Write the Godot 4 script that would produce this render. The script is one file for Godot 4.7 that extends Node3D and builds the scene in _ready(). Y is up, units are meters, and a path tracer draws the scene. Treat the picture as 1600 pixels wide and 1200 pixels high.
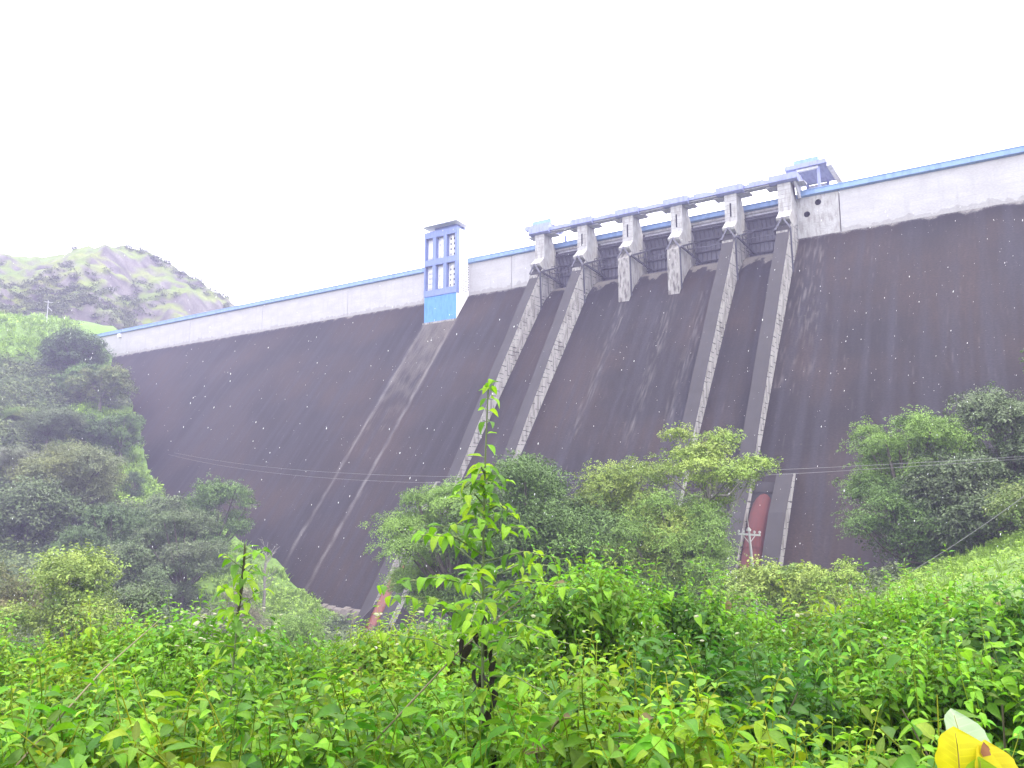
extends Node3D
# A masonry dam seen across a wet, overgrown valley. x runs along the dam, z towards the viewer's bank, y up; the eye is the origin.

const SLOPE := 0.75            # the downstream face: metres out per metre down
const BAND := 32.0             # foot of the pale upper wall
const CREST := 38.1            # top of the blue parapet
const PIERS: Array[float] = [-58.6, -51.4, -44.2, -37.0, -29.6, -22.8]   # right-hand sides of the spillway piers

var rng := RandomNumberGenerator.new()
var taken := {}
var M := {}
var ground_noise := FastNoiseLite.new()

# ---------------------------------------------------------------- naming
func numbered(called: String) -> String:
	var n: int = taken.get(called, 0)
	taken[called] = n + 1
	return called if n == 0 else "%s_%03d" % [called, n]

func tag(o: Node, label: String, category: String, group := "") -> Node:
	o.set_meta("label", label)
	o.set_meta("category", category)
	if group != "":
		o.set_meta("group", group)
	return o

func thing(called: String, label: String, category: String, at := Vector3.ZERO, group := "") -> Node3D:
	var o := Node3D.new()
	o.name = numbered(called)
	add_child(o)
	o.position = at
	tag(o, label, category, group)
	return o

func mesh_node(called: String, mesh: Mesh, material: Material, parent: Node, kind := "") -> MeshInstance3D:
	var o := MeshInstance3D.new()
	o.name = numbered(called) if parent == self else called
	o.mesh = mesh
	if material:
		o.material_override = material
	if kind != "":
		o.set_meta("kind", kind)
	parent.add_child(o, true)
	return o

func obj(called: String, st: SurfaceTool, material: Material, parent: Node, kind := "") -> MeshInstance3D:
	return mesh_node(called, st.commit(), material, parent, kind)

func scatter(called: String, mesh: Mesh, material: Material, parent: Node, places: Array, tints: Array) -> MultiMeshInstance3D:
	var mm := MultiMesh.new()
	mm.transform_format = MultiMesh.TRANSFORM_3D
	mm.use_colors = true
	mm.mesh = mesh
	mm.instance_count = places.size()
	for i in places.size():
		mm.set_instance_transform(i, places[i])
		mm.set_instance_color(i, tints[i])
	var o := MultiMeshInstance3D.new()
	o.name = numbered(called) if parent == self else called
	o.multimesh = mm
	o.material_override = material
	o.set_meta("kind", "stuff")
	parent.add_child(o, true)
	return o

# ---------------------------------------------------------------- shapes
func begin(smooth := false) -> SurfaceTool:
	var st := SurfaceTool.new()
	st.begin(Mesh.PRIMITIVE_TRIANGLES)
	st.set_smooth_group(0 if smooth else -1)
	return st

func tri(st: SurfaceTool, a: Vector3, b: Vector3, c: Vector3, out: Vector3) -> void:
	var n := (c - a).cross(b - a)
	if n.length_squared() < 1e-14:
		return
	st.set_normal(n.normalized() if n.dot(out) >= 0.0 else -n.normalized())
	st.add_vertex(a)
	if n.dot(out) >= 0.0:
		st.add_vertex(b); st.add_vertex(c)
	else:
		st.add_vertex(c); st.add_vertex(b)

func quad(st: SurfaceTool, a: Vector3, b: Vector3, c: Vector3, d: Vector3, out: Vector3) -> void:
	tri(st, a, b, c, out)
	tri(st, a, c, d, out)

func add_box(st: SurfaceTool, lo: Vector3, hi: Vector3) -> void:
	var l := lo.min(hi)
	var h := lo.max(hi)
	add_frame(st, Transform3D(Basis.from_scale(h - l), (l + h) / 2.0))

func add_frame(st: SurfaceTool, t: Transform3D) -> void:   # a unit cube under a transform
	for axis in 3:
		for s: float in [-1.0, 1.0]:
			var n := Vector3.ZERO; n[axis] = s
			var u := Vector3.ZERO; u[(axis + 1) % 3] = 1.0
			var v := Vector3.ZERO; v[(axis + 2) % 3] = 1.0
			quad(st, t * ((n - u - v) / 2.0), t * ((n + u - v) / 2.0), t * ((n + u + v) / 2.0), t * ((n - u + v) / 2.0), t.basis * n)

func add_beam(st: SurfaceTool, a: Vector3, b: Vector3, w: float, h: float) -> void:
	var d := b - a
	var side := d.cross(Vector3.UP)
	side = side.normalized() if side.length() > 1e-4 else Vector3.RIGHT
	var up := side.cross(d).normalized()
	add_frame(st, Transform3D(Basis(side * w, up * h, d), (a + b) / 2.0))

func add_tube(st: SurfaceTool, points: Array, radii: Array, sides := 6, tint := Color.WHITE) -> void:
	var rings: Array = []
	for i in points.size():
		var d: Vector3 = points[mini(i + 1, points.size() - 1)] - points[maxi(i - 1, 0)]
		d = d.normalized()
		var u := d.cross(Vector3.UP if absf(d.y) < 0.9 else Vector3.RIGHT).normalized()
		var v := u.cross(d)
		var ring: Array = []
		for k in sides:
			var a := TAU * k / sides
			ring.append([points[i] + (u * cos(a) + v * sin(a)) * radii[i], u * cos(a) + v * sin(a)])
		rings.append(ring)
	st.set_color(tint)
	for i in points.size() - 1:
		for k in sides:
			var q: Array = [rings[i][k], rings[i][(k + 1) % sides], rings[i + 1][(k + 1) % sides], rings[i + 1][k]]
			for t: Array in [[0, 1, 2], [0, 2, 3]]:
				var n: Vector3 = (q[t[2]][0] - q[t[0]][0]).cross(q[t[1]][0] - q[t[0]][0])
				var order: Array = t if n.dot(q[0][1]) > 0.0 else [t[0], t[2], t[1]]
				for e: int in order:
					st.set_normal(q[e][1])
					st.set_uv(Vector2(0.5, 0.9))
					st.add_vertex(q[e][0])

func add_profile(side_st: SurfaceTool, edge_st: SurfaceTool, outline: PackedVector2Array, x0: float, x1: float) -> void:   # (z, y) outline drawn out along x
	var area := 0.0
	for i in outline.size():
		area += outline[i].cross(outline[(i + 1) % outline.size()])
	var cut := Geometry2D.triangulate_polygon(outline)
	for k in range(0, cut.size(), 3):
		for x: float in [x0, x1]:
			var p: Array = []
			for e in 3:
				p.append(Vector3(x, outline[cut[k + e]].y, outline[cut[k + e]].x))
			tri(side_st, p[0], p[1], p[2], Vector3(1 if x == maxf(x0, x1) else -1, 0, 0))
	for i in outline.size():
		var a := outline[i]
		var b := outline[(i + 1) % outline.size()]
		var n := Vector2(b.y - a.y, a.x - b.x) * signf(area)
		quad(edge_st, Vector3(x0, a.y, a.x), Vector3(x1, a.y, a.x), Vector3(x1, b.y, b.x), Vector3(x0, b.y, b.x), Vector3(0, n.y, n.x))

func face_z(y: float) -> float:
	return -100.0 + SLOPE * (BAND - y)

# ---------------------------------------------------------------- materials
func plain(color: Color, rough := 0.85, metal := 0.0) -> StandardMaterial3D:   # color holds linear base values
	var m := StandardMaterial3D.new()
	m.albedo_color = color.linear_to_srgb()
	m.roughness = rough
	m.metallic = metal
	return m

func noise(freq: float, seed_: int, octaves := 4) -> FastNoiseLite:
	var n := FastNoiseLite.new()
	n.noise_type = FastNoiseLite.TYPE_SIMPLEX_SMOOTH
	n.frequency = freq
	n.seed = seed_
	n.fractal_octaves = octaves
	return n

func grey_bytes(w: int, h: int, nw: int, nh: int, n: FastNoiseLite) -> PackedByteArray:
	var im := n.get_image(nw, nh, false, false, true)
	im.convert(Image.FORMAT_L8)
	if nw != w or nh != h:
		im.resize(w, h, Image.INTERPOLATE_CUBIC)
	return im.get_data()

func paint(w: int, h: int, a: Color, b: Color, c: Color, layers: Array) -> Image:
	# three base tones (linear) mixed by two noise layers and roughened by a third
	var d := PackedByteArray()
	d.resize(w * h * 3)
	for i in w * h:
		var t: float = layers[0][i] / 255.0
		var u: float = clampf((layers[1][i] / 255.0 - 0.45) * 3.0, 0.0, 1.0)
		var g: float = 0.72 + 0.56 * layers[2][i] / 255.0
		var col := (a.lerp(b, t).lerp(c, u) * g).linear_to_srgb()
		d[i * 3] = clampi(int(col.r * 255.0 + 0.5), 0, 255)
		d[i * 3 + 1] = clampi(int(col.g * 255.0 + 0.5), 0, 255)
		d[i * 3 + 2] = clampi(int(col.b * 255.0 + 0.5), 0, 255)
	return Image.create_from_data(w, h, false, Image.FORMAT_RGB8, d)

func tiled(im: Image, metres: float, rough := 0.9) -> StandardMaterial3D:
	im.generate_mipmaps()
	var m := StandardMaterial3D.new()
	m.albedo_texture = ImageTexture.create_from_image(im)
	m.roughness = rough
	m.uv1_triplanar = true
	m.uv1_world_triplanar = true
	m.uv1_scale = Vector3.ONE / metres
	return m

func seamless(w: int, h: int, n: FastNoiseLite, sw := 0, sh := 0) -> PackedByteArray:
	var im := n.get_seamless_image(sw if sw else w, sh if sh else h, false, false, 0.25, true)
	im.convert(Image.FORMAT_L8)
	if im.get_width() != w or im.get_height() != h:
		im.resize(w, h, Image.INTERPOLATE_CUBIC)
	return im.get_data()

func bump(m: StandardMaterial3D, n: FastNoiseLite, strength: float) -> void:
	var im := n.get_seamless_image(512, 512, false, false, 0.25, true)
	im.convert(Image.FORMAT_RGBA8)
	im.bump_map_to_normal_map(strength)
	m.normal_enabled = true
	m.normal_texture = ImageTexture.create_from_image(im)

func face_image(w: int, h: int) -> Image:
	# the wet, algae-dark masonry: x from -205 to 65, v from the top of the slope down 66 m
	var patches := grey_bytes(w, h, 512, 128, noise(0.03, 11, 5))
	var streaks := grey_bytes(w, h, w, 24, noise(0.09, 12, 4))
	var rain_marks := grey_bytes(w, h, w, 60, noise(0.35, 15, 3))
	var grain := grey_bytes(w, h, w, h, noise(0.45, 13, 2))
	var ragged := grey_bytes(w, h, w, 256, noise(0.06, 14, 5))
	var dark := Color(0.0120, 0.0100, 0.0105)
	var brown := Color(0.0270, 0.0185, 0.0155)
	var slate := Color(0.0225, 0.0210, 0.0265)
	var d := PackedByteArray()
	d.resize(w * h * 3)
	var per_x := 270.0 / w
	var per_s := 66.0 / h
	for j in h:
		var s := j * per_s
		var lift := fmod(s + 0.4, 1.9) / 1.9
		var joint := 1.0 if lift < per_s / 1.9 * 1.01 else 0.0
		for i in w:
			var k := j * w + i
			var x := -205.0 + i * per_x
			var p := patches[k] / 255.0
			var st_ := streaks[k] / 255.0
			var rg := ragged[k] / 255.0
			var g := grain[k] / 255.0
			var rm := rain_marks[k] / 255.0
			var col := dark.lerp(brown, clampf((p - 0.3) * 2.0, 0.0, 1.0)).lerp(slate, clampf((st_ - 0.35) * 1.7, 0.0, 1.0))
			col *= 0.34 + 0.95 * g + 0.36 * rm
			if joint > 0.0 and rg > 0.42:
				col *= 1.16
			# bare stone and lichen along the top, with a torn lower edge
			var spill := x > -59.0 and x < -22.8
			var reach := 0.22 + 1.3 * maxf(rg - 0.42, 0.0) + 0.6 * (g - 0.5)
			if spill:
				reach = 2.4 + 5.0 * maxf(rg - 0.40, 0.0) + 0.8 * (g - 0.5)
			if s < reach:
				var q := clampf((reach - s) * 2.0, 0.0, 1.0) * (0.45 + 0.55 * g)
				col = col.lerp(Color(0.17, 0.155, 0.135) if spill else Color(0.25, 0.235, 0.22), q)
			# lime that has run down from the two lower corners of the intake tower
			if x > -84.0 and x < -72.0 and s > 5.0:
				for line: float in [-80.9, -74.6]:
					var off := absf(x - line + 0.35 * (rg - 0.5)) / (0.3 + 0.45 * rm)
					if off < 1.0:
						var amount := (1.0 - off) * (0.30 + 0.9 * (rg - 0.35)) * (0.5 + g)
						if s > 5.0:
							col = col.lerp(Color(0.155, 0.145, 0.145), clampf(amount * 0.8, 0.0, 0.5))
				if x > -81.0 and x < -74.6:
					var wash := clampf((rg * 0.7 + rm * 0.6 + 0.25 - s * 0.034), 0.0, 1.0) * (0.4 + 0.7 * g)
					col = col.lerp(Color(0.115, 0.102, 0.09), clampf(wash, 0.0, 0.75))
			# lime below the right-hand pier and a few thin runs elsewhere
			if x > -22.6 and x < -19.0 and s < 26.0:
				var run := clampf((rm - 0.5) * 3.0, 0.0, 1.0) * clampf(rg * 1.5 - s * 0.022, 0.0, 1.0)
				col = col.lerp(Color(0.14, 0.13, 0.125), run * 0.5)
			for foot: float in [-45.0, -37.8, -33.5]:   # and below the feet of the short piers
				if absf(x - foot) < 1.1 and s > 8.0 and s < 34.0:
					var drip := clampf((rm - 0.42) * 2.2, 0.0, 1.0) * clampf(rg * 1.6 - absf(s - 17.0) * 0.03, 0.0, 1.0) * (1.1 - absf(x - foot))
					col = col.lerp(Color(0.12, 0.115, 0.115), clampf(drip * 0.7, 0.0, 0.45))
			if rm > 0.70 and rg > 0.5:
				col = col.lerp(Color(0.13, 0.125, 0.13), minf((rm - 0.70) * 1.2 * (rg - 0.3) * 2.0, 0.35))
			if g > 0.95 and p > 0.45:
				col = col.lerp(Color(0.09, 0.085, 0.08), 0.4)
			# ferns and moss tufts rooted in the joints
			if joint > 0.0 and g > 0.86 and rg > 0.5:
				col = col.lerp(Color(0.10, 0.10, 0.045), 0.6)
			col = col.linear_to_srgb()
			k *= 3
			d[k] = clampi(int(col.r * 255.0 + g), 0, 255)
			d[k + 1] = clampi(int(col.g * 255.0 + g), 0, 255)
			d[k + 2] = clampi(int(col.b * 255.0 + g), 0, 255)
	return Image.create_from_data(w, h, false, Image.FORMAT_RGB8, d)

func band_image(w: int, h: int) -> Image:
	# pale board-marked concrete of the upper wall, 270 m by 6 m
	var drip := grey_bytes(w, h, w, 6, noise(0.12, 21, 4))
	var blot := grey_bytes(w, h, w, h, noise(0.03, 22, 5))
	var grain := grey_bytes(w, h, w, h, noise(0.4, 23, 2))
	var d := PackedByteArray()
	d.resize(w * h * 3)
	for j in h:
		var v := 1.0 - float(j) / h
		var board := 0.93 if (j % 11) == 0 else 1.0
		for i in w:
			var k := j * w + i
			var b := blot[k] / 255.0
			var dr := drip[k] / 255.0
			var col := Color(0.35, 0.335, 0.335).lerp(Color(0.43, 0.42, 0.425), b)
			col *= (0.86 + 0.28 * grain[k] / 255.0) * (board if b > 0.4 else 1.0)
			if dr > 0.6:
				col = col.lerp(Color(0.22, 0.205, 0.2), (dr - 0.6) * 1.4 * b)
			if v < 0.14 * (b + dr) - 0.03:
				col = col.lerp(Color(0.13, 0.12, 0.10), 0.65 * grain[k] / 255.0)
			col = col.linear_to_srgb()
			k *= 3
			d[k] = int(col.r * 255.0)
			d[k + 1] = int(col.g * 255.0)
			d[k + 2] = int(col.b * 255.0)
	return Image.create_from_data(w, h, false, Image.FORMAT_RGB8, d)

func leaf_image() -> Image:   # veins of a broad leaf: u across, v from stalk to tip
	var im := Image.create(64, 128, false, Image.FORMAT_RGB8)
	for y in 128:
		for x in 64:
			var u := absf(x / 63.0 - 0.5) * 2.0
			var v := y / 127.0
			var side := fmod((v - u * 0.22) * 9.0 + 9.0, 1.0)
			var vein := clampf(1.0 - absf(side - 0.5) / 0.1, 0.0, 1.0) * 0.12
			var mid := clampf(1.0 - u / 0.06, 0.0, 1.0) * 0.2
			var mottle := 0.03 * sin(x * 0.21 + y * 0.11) * sin(y * 0.13 - x * 0.07)
			var g := clampf(0.91 + mid + vein * (1.0 - u) + mottle, 0.0, 1.0)
			im.set_pixel(x, y, Color(g, g, g * 0.97))
	return im

func foliage(rough: float, back: float, texture: Texture2D = null, shine := 0.5) -> StandardMaterial3D:
	var m := StandardMaterial3D.new()
	m.vertex_color_use_as_albedo = true
	m.roughness = rough
	m.metallic_specular = shine
	m.albedo_texture = texture
	m.backlight_enabled = true
	m.backlight = Color(back, back, back)
	m.cull_mode = BaseMaterial3D.CULL_DISABLED
	return m

func make_materials() -> void:
	M.face = StandardMaterial3D.new()
	M.face.albedo_texture = ImageTexture.create_from_image(face_image(2048, 768))
	M.face.roughness = 0.82
	M.face.metallic_specular = 0.3
	M.band = StandardMaterial3D.new()
	M.band.albedo_texture = ImageTexture.create_from_image(band_image(2048, 96))
	M.band.roughness = 0.9
	var layers := [seamless(512, 512, noise(0.012, 31)), seamless(512, 512, noise(0.03, 32), 512, 128), seamless(512, 512, noise(0.3, 33, 2))]
	M.concrete = tiled(paint(512, 512, Color(0.32, 0.31, 0.30), Color(0.43, 0.42, 0.42), Color(0.27, 0.255, 0.24), layers), 9.0)
	bump(M.concrete, noise(0.05, 34), 2.0)
	# the sheltered sides of the spillway walls: pale, with short dark spalled joints
	var im := paint(512, 512, Color(0.26, 0.25, 0.245), Color(0.36, 0.35, 0.34), Color(0.17, 0.16, 0.15), layers)
	var r := RandomNumberGenerator.new()
	r.seed = 5
	for k in 260:
		var y := (r.randi() % 22) * 23 + r.randi() % 5
		var len_ := r.randi_range(10, 46)
		im.fill_rect(Rect2i(r.randi() % 500, y, len_, r.randi_range(1, 3)), Color(0.13, 0.125, 0.125))
	for k in 14:
		im.fill_rect(Rect2i(r.randi() % 510, r.randi() % 400, 3, r.randi_range(40, 110)), Color(0.13, 0.125, 0.125))
	M.spalled = tiled(im, 13.0)
	bump(M.spalled, noise(0.08, 35), 2.5)
	M.dark_concrete = tiled(paint(512, 512, Color(0.018, 0.0155, 0.0155), Color(0.034, 0.030, 0.031), Color(0.026, 0.024, 0.028), layers), 10.0)
	M.stained = tiled(paint(512, 512, Color(0.20, 0.185, 0.17), Color(0.34, 0.325, 0.31), Color(0.07, 0.06, 0.055), layers), 7.0)
	M.blue = tiled(paint(512, 512, Color(0.17, 0.28, 0.50), Color(0.20, 0.32, 0.55), Color(0.14, 0.24, 0.44), layers), 14.0, 0.6)
	M.tower_blue = tiled(paint(512, 512, Color(0.13, 0.18, 0.38), Color(0.16, 0.21, 0.42), Color(0.12, 0.17, 0.35), layers), 9.0, 0.6)
	M.panel_blue = tiled(paint(512, 512, Color(0.06, 0.22, 0.55), Color(0.08, 0.26, 0.60), Color(0.05, 0.19, 0.50), layers), 9.0, 0.6)
	M.hoist_blue = tiled(paint(512, 512, Color(0.22, 0.25, 0.46), Color(0.26, 0.29, 0.50), Color(0.19, 0.21, 0.40), layers), 8.0, 0.6)
	M.white = tiled(paint(512, 512, Color(0.78, 0.77, 0.78), Color(0.84, 0.83, 0.84), Color(0.72, 0.71, 0.72), layers), 6.0, 0.7)
	M.grey_paint = tiled(paint(512, 512, Color(0.50, 0.49, 0.53), Color(0.58, 0.57, 0.61), Color(0.42, 0.41, 0.44), layers), 6.0, 0.8)
	M.steel = tiled(paint(512, 512, Color(0.085, 0.083, 0.11), Color(0.12, 0.12, 0.155), Color(0.10, 0.09, 0.095), layers), 5.0, 0.55)
	M.rib_steel = plain(Color(0.05, 0.05, 0.068), 0.6)
	M.hole = plain(Color(0.012, 0.011, 0.013), 0.95)
	M.red = tiled(paint(512, 512, Color(0.060, 0.011, 0.010), Color(0.080, 0.017, 0.015), Color(0.045, 0.014, 0.013), layers), 4.0, 0.95)
	M.rust_red = tiled(paint(512, 512, Color(0.12, 0.023, 0.013), Color(0.16, 0.034, 0.018), Color(0.08, 0.025, 0.017), layers), 4.0, 0.5)
	M.galvanised = plain(Color(0.36, 0.36, 0.37), 0.5, 0.2)
	M.porcelain = plain(Color(0.42, 0.42, 0.42), 0.3)
	M.wire = plain(Color(0.22, 0.215, 0.22), 0.6, 0.2)
	M.bark = tiled(paint(512, 512, Color(0.10, 0.085, 0.07), Color(0.16, 0.14, 0.12), Color(0.06, 0.05, 0.045), layers), 1.2)
	M.pale_bark = tiled(paint(512, 512, Color(0.19, 0.175, 0.155), Color(0.27, 0.25, 0.23), Color(0.13, 0.115, 0.10), layers), 1.2)
	var veins := ImageTexture.create_from_image(leaf_image())
	M.leaf = foliage(0.5, 1.0, veins, 0.38)
	M.dry_leaf = foliage(0.7, 0.3, veins, 0.3)
	M.dry_leaf.albedo_color = Color(0.12, 0.095, 0.04).linear_to_srgb()
	M.crown = foliage(0.6, 0.5, null, 0.4)
	M.stem = StandardMaterial3D.new()
	M.stem.vertex_color_use_as_albedo = true
	M.stem.roughness = 0.7
	M.land = StandardMaterial3D.new()
	M.land.vertex_color_use_as_albedo = true
	M.land.roughness = 0.95
	var g := paint(512, 512, Color(0.55, 0.55, 0.55), Color(0.95, 0.95, 0.95), Color(0.4, 0.4, 0.4), [seamless(512, 512, noise(0.03, 41, 5)), seamless(512, 512, noise(0.02, 42)), seamless(512, 512, noise(0.4, 43, 2))])
	g.generate_mipmaps()
	M.land.albedo_texture = ImageTexture.create_from_image(g)
	M.land.uv1_triplanar = true
	M.land.uv1_world_triplanar = true
	M.land.uv1_scale = Vector3.ONE / 7.0

# ---------------------------------------------------------------- land
const VALLEY: Array[Vector2] = [Vector2(-1200, 70), Vector2(-300, 40), Vector2(-215, 43.5), Vector2(-200, 42.5), Vector2(-190, 39.5), Vector2(-175, 30.4), Vector2(-163, 23.6), Vector2(-138, 9.7), Vector2(-122, 2.4),
	Vector2(-116, -0.4), Vector2(-101, -3.7), Vector2(-83, -8.4), Vector2(-72, -12.5), Vector2(-62, -15.0), Vector2(-45, -12.4), Vector2(-22, -9.6), Vector2(-12, -7.2), Vector2(-5, -4.2),
	Vector2(3, -0.4), Vector2(15, 6), Vector2(45, 20), Vector2(200, 60), Vector2(1200, 110)]

func land(x: float, z: float) -> float:
	var y := VALLEY[0].y
	for i in VALLEY.size() - 1:
		if x >= VALLEY[i].x and x < VALLEY[i + 1].x:
			y = lerpf(VALLEY[i].y, VALLEY[i + 1].y, (x - VALLEY[i].x) / (VALLEY[i + 1].x - VALLEY[i].x))
	if x >= VALLEY[-1].x:
		y = VALLEY[-1].y
	y += ground_noise.get_noise_2d(x, z) * (0.9 + 0.02 * maxf(-x - 60.0, 0.0))
	var d := Vector2(x, z).length()
	var near := -1.75 - 0.13 * maxf(d - 1.5, 0.0) + 0.02 * x
	y = lerpf(near, y, smoothstep(9.0, 26.0, d))
	if z < -104.0:   # the lake bed behind the dam
		y = lerpf(y, minf(y, 20.0), smoothstep(-104.0, -112.0, z) * smoothstep(-186.0, -176.0, x))
	return y

func steps(lo: float, a: float, b: float, hi: float, step: float) -> Array:
	var s: Array = []
	var w := step
	var p := a
	while p > lo:
		p -= w; w *= 1.35
		s.push_front(maxf(p, lo))
	p = a
	while p < b:
		s.append(p)
		p += step
	w = step
	while p < hi:
		s.append(p)
		p += w; w *= 1.35
	s.append(hi)
	return s

func sheet(xs: Array, zs: Array, height: Callable, tint: Callable) -> SurfaceTool:
	var st := begin(true)
	for j in zs.size():
		for i in xs.size():
			st.set_color(tint.call(xs[i], zs[j]))
			st.add_vertex(Vector3(xs[i], height.call(xs[i], zs[j]), zs[j]))
	for j in zs.size() - 1:
		for i in xs.size() - 1:
			var k := j * xs.size() + i
			for e: int in [k, k + 1, k + xs.size(), k + 1, k + xs.size() + 1, k + xs.size()]:
				st.add_index(e)
	st.generate_normals()
	return st

func bright_patch(x: float, z: float) -> float:   # where the slope carries only fresh low creepers
	var n := ground_noise.get_noise_2d(x * 2.0 + 90.0, z * 2.0)
	var by_dam := z - face_z(land(x, z))
	var a := 1.0 if by_dam < 13.0 + n * 7.0 and x < -66.0 and x > -150.0 else 0.0
	if x < -168.0 + n * 6.0:
		a = 1.0
	if x > -7.0 + n * 2.0 and z > -56.0 and z < -14.0:
		a = 1.0
	if x > -58.0 and x < -40.0 and z < -34.0 and z > -62.0 and n > -0.1:
		a = 1.0
	return a

func build_land() -> void:
	ground_noise = noise(0.045, 3, 3)
	var tint := func(x: float, z: float) -> Color:
		var n := ground_noise.get_noise_2d(x * 3.0, z * 3.0) * 0.5 + 0.5
		return Color(0.035, 0.05, 0.02).lerp(Color(0.09, 0.15, 0.035), n).lerp(Color(0.16, 0.29, 0.035), 0.8 * bright_patch(x, z))
	var st := sheet(steps(-1800, -270, 40, 1800, 2.4), steps(-1900, -128, 24, 900, 2.4), land, tint)
	obj("ground", st, M.land, self, "structure")
	# the rocky mountain behind the far end of the dam, in axes turned towards the eye
	var fwd := Vector3(-0.552, 0, -0.834)
	var right := Vector3(0.834, 0, -0.552)
	var rock := noise(0.026, 7, 5)
	rock.fractal_type = FastNoiseLite.FRACTAL_RIDGED
	var lumps := noise(0.08, 8, 4)
	var crest: Array[Vector2] = [Vector2(-700, 70), Vector2(-420, 122), Vector2(-330, 128), Vector2(-272, 130), Vector2(-250, 130.5), Vector2(-235, 135), Vector2(-222, 136.5), Vector2(-206, 134), Vector2(-190, 126.5), Vector2(-172, 116),
		Vector2(-160, 108), Vector2(-148, 99), Vector2(-120, 80), Vector2(-80, 58), Vector2(0, 30)]
	for i in crest.size():
		crest[i] *= 0.6
	var height := func(a: float, b: float) -> float:
		var y := crest[0].y
		for i in crest.size() - 1:
			if a >= crest[i].x and a <= crest[i + 1].x:
				y = lerpf(crest[i].y, crest[i + 1].y, (a - crest[i].x) / (crest[i + 1].x - crest[i].x))
		var e := absf(b + 252.0)   # the second axis runs towards the eye
		var fall := 0.60 if b > -252.0 else 0.8
		var relief := rock.get_noise_2d(a, b * 0.7) * 7.0 * smoothstep(0.0, 20.0, e) + lumps.get_noise_2d(a, b) * 1.5
		return maxf(y - e * fall + relief + 1.3 * lumps.get_noise_2d(a * 3.0, b * 3.0), 2.0)
	var mtint := func(a: float, b: float) -> Color:
		var dy: float = absf(height.call(a + 1.2, b) - height.call(a - 1.2, b)) + absf(height.call(a, b + 1.2) - height.call(a, b - 1.2))
		var bare := clampf((dy - 2.8) * 0.9 + lumps.get_noise_2d(a * 2.0, b * 2.0) * 1.7, 0.0, 1.0)
		var grass := Color(0.11, 0.17, 0.022).lerp(Color(0.20, 0.23, 0.045), lumps.get_noise_2d(a * 0.7, b * 0.7 + 50.0) * 0.8 + 0.4)
		return grass.lerp(Color(0.07, 0.062, 0.064).lerp(Color(0.20, 0.185, 0.175), lumps.get_noise_2d(a * 4.0, b * 4.0) + 0.4), bare)
	var as_: Array = []
	var bs: Array = []
	for i in 220: as_.append(-330.0 + i * 1.3)
	for j in 150: bs.append(-330.0 + j * 1.2)
	var hill := obj("mountain", sheet(as_, bs, height, mtint), M.land, self, "structure")
	hill.transform = Transform3D(Basis(right, Vector3.UP, -fwd), Vector3.ZERO)
	# bushes on its ridge and lower flanks
	var places: Array = []
	var tints: Array = []
	rng.seed = 71
	for k in 3200:
		var a := rng.randf_range(-200, -75)
		var b := rng.randf_range(-252, -172)
		if k < 120:
			a = rng.randf_range(-129, -81); b = rng.randf_range(-254, -247)
		elif k < 520:
			a = -116.0 + rng.randfn() * 11.0; b = -203.0 + rng.randfn() * 8.0
		var n := lumps.get_noise_2d(a * 0.5 + 300.0, b * 0.5)
		if k >= 520 and n < 0.02 + 0.25 * smoothstep(-204.0, -240.0, b):
			continue
		var y: float = height.call(a, b)
		var p := hill.transform * Vector3(a, y + 0.3, b)
		var big := rng.randf_range(0.9, 2.1)
		for e in 4:
			places.append(Transform3D(Basis.from_euler(Vector3(rng.randf_range(-0.4, 0.4), rng.randf() * TAU, 0)).scaled(Vector3.ONE * big * rng.randf_range(0.6, 1.1)), p + Vector3(rng.randf_range(-1, 1), rng.randf_range(0.0, 1.1), rng.randf_range(-1, 1)) * big * 0.4))
			tints.append(Color(0.06, 0.085, 0.04).lerp(Color(0.13, 0.15, 0.06), rng.randf()))
	scatter("mountain_scrub", clumps[0], M.crown, self, places, tints)

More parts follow.
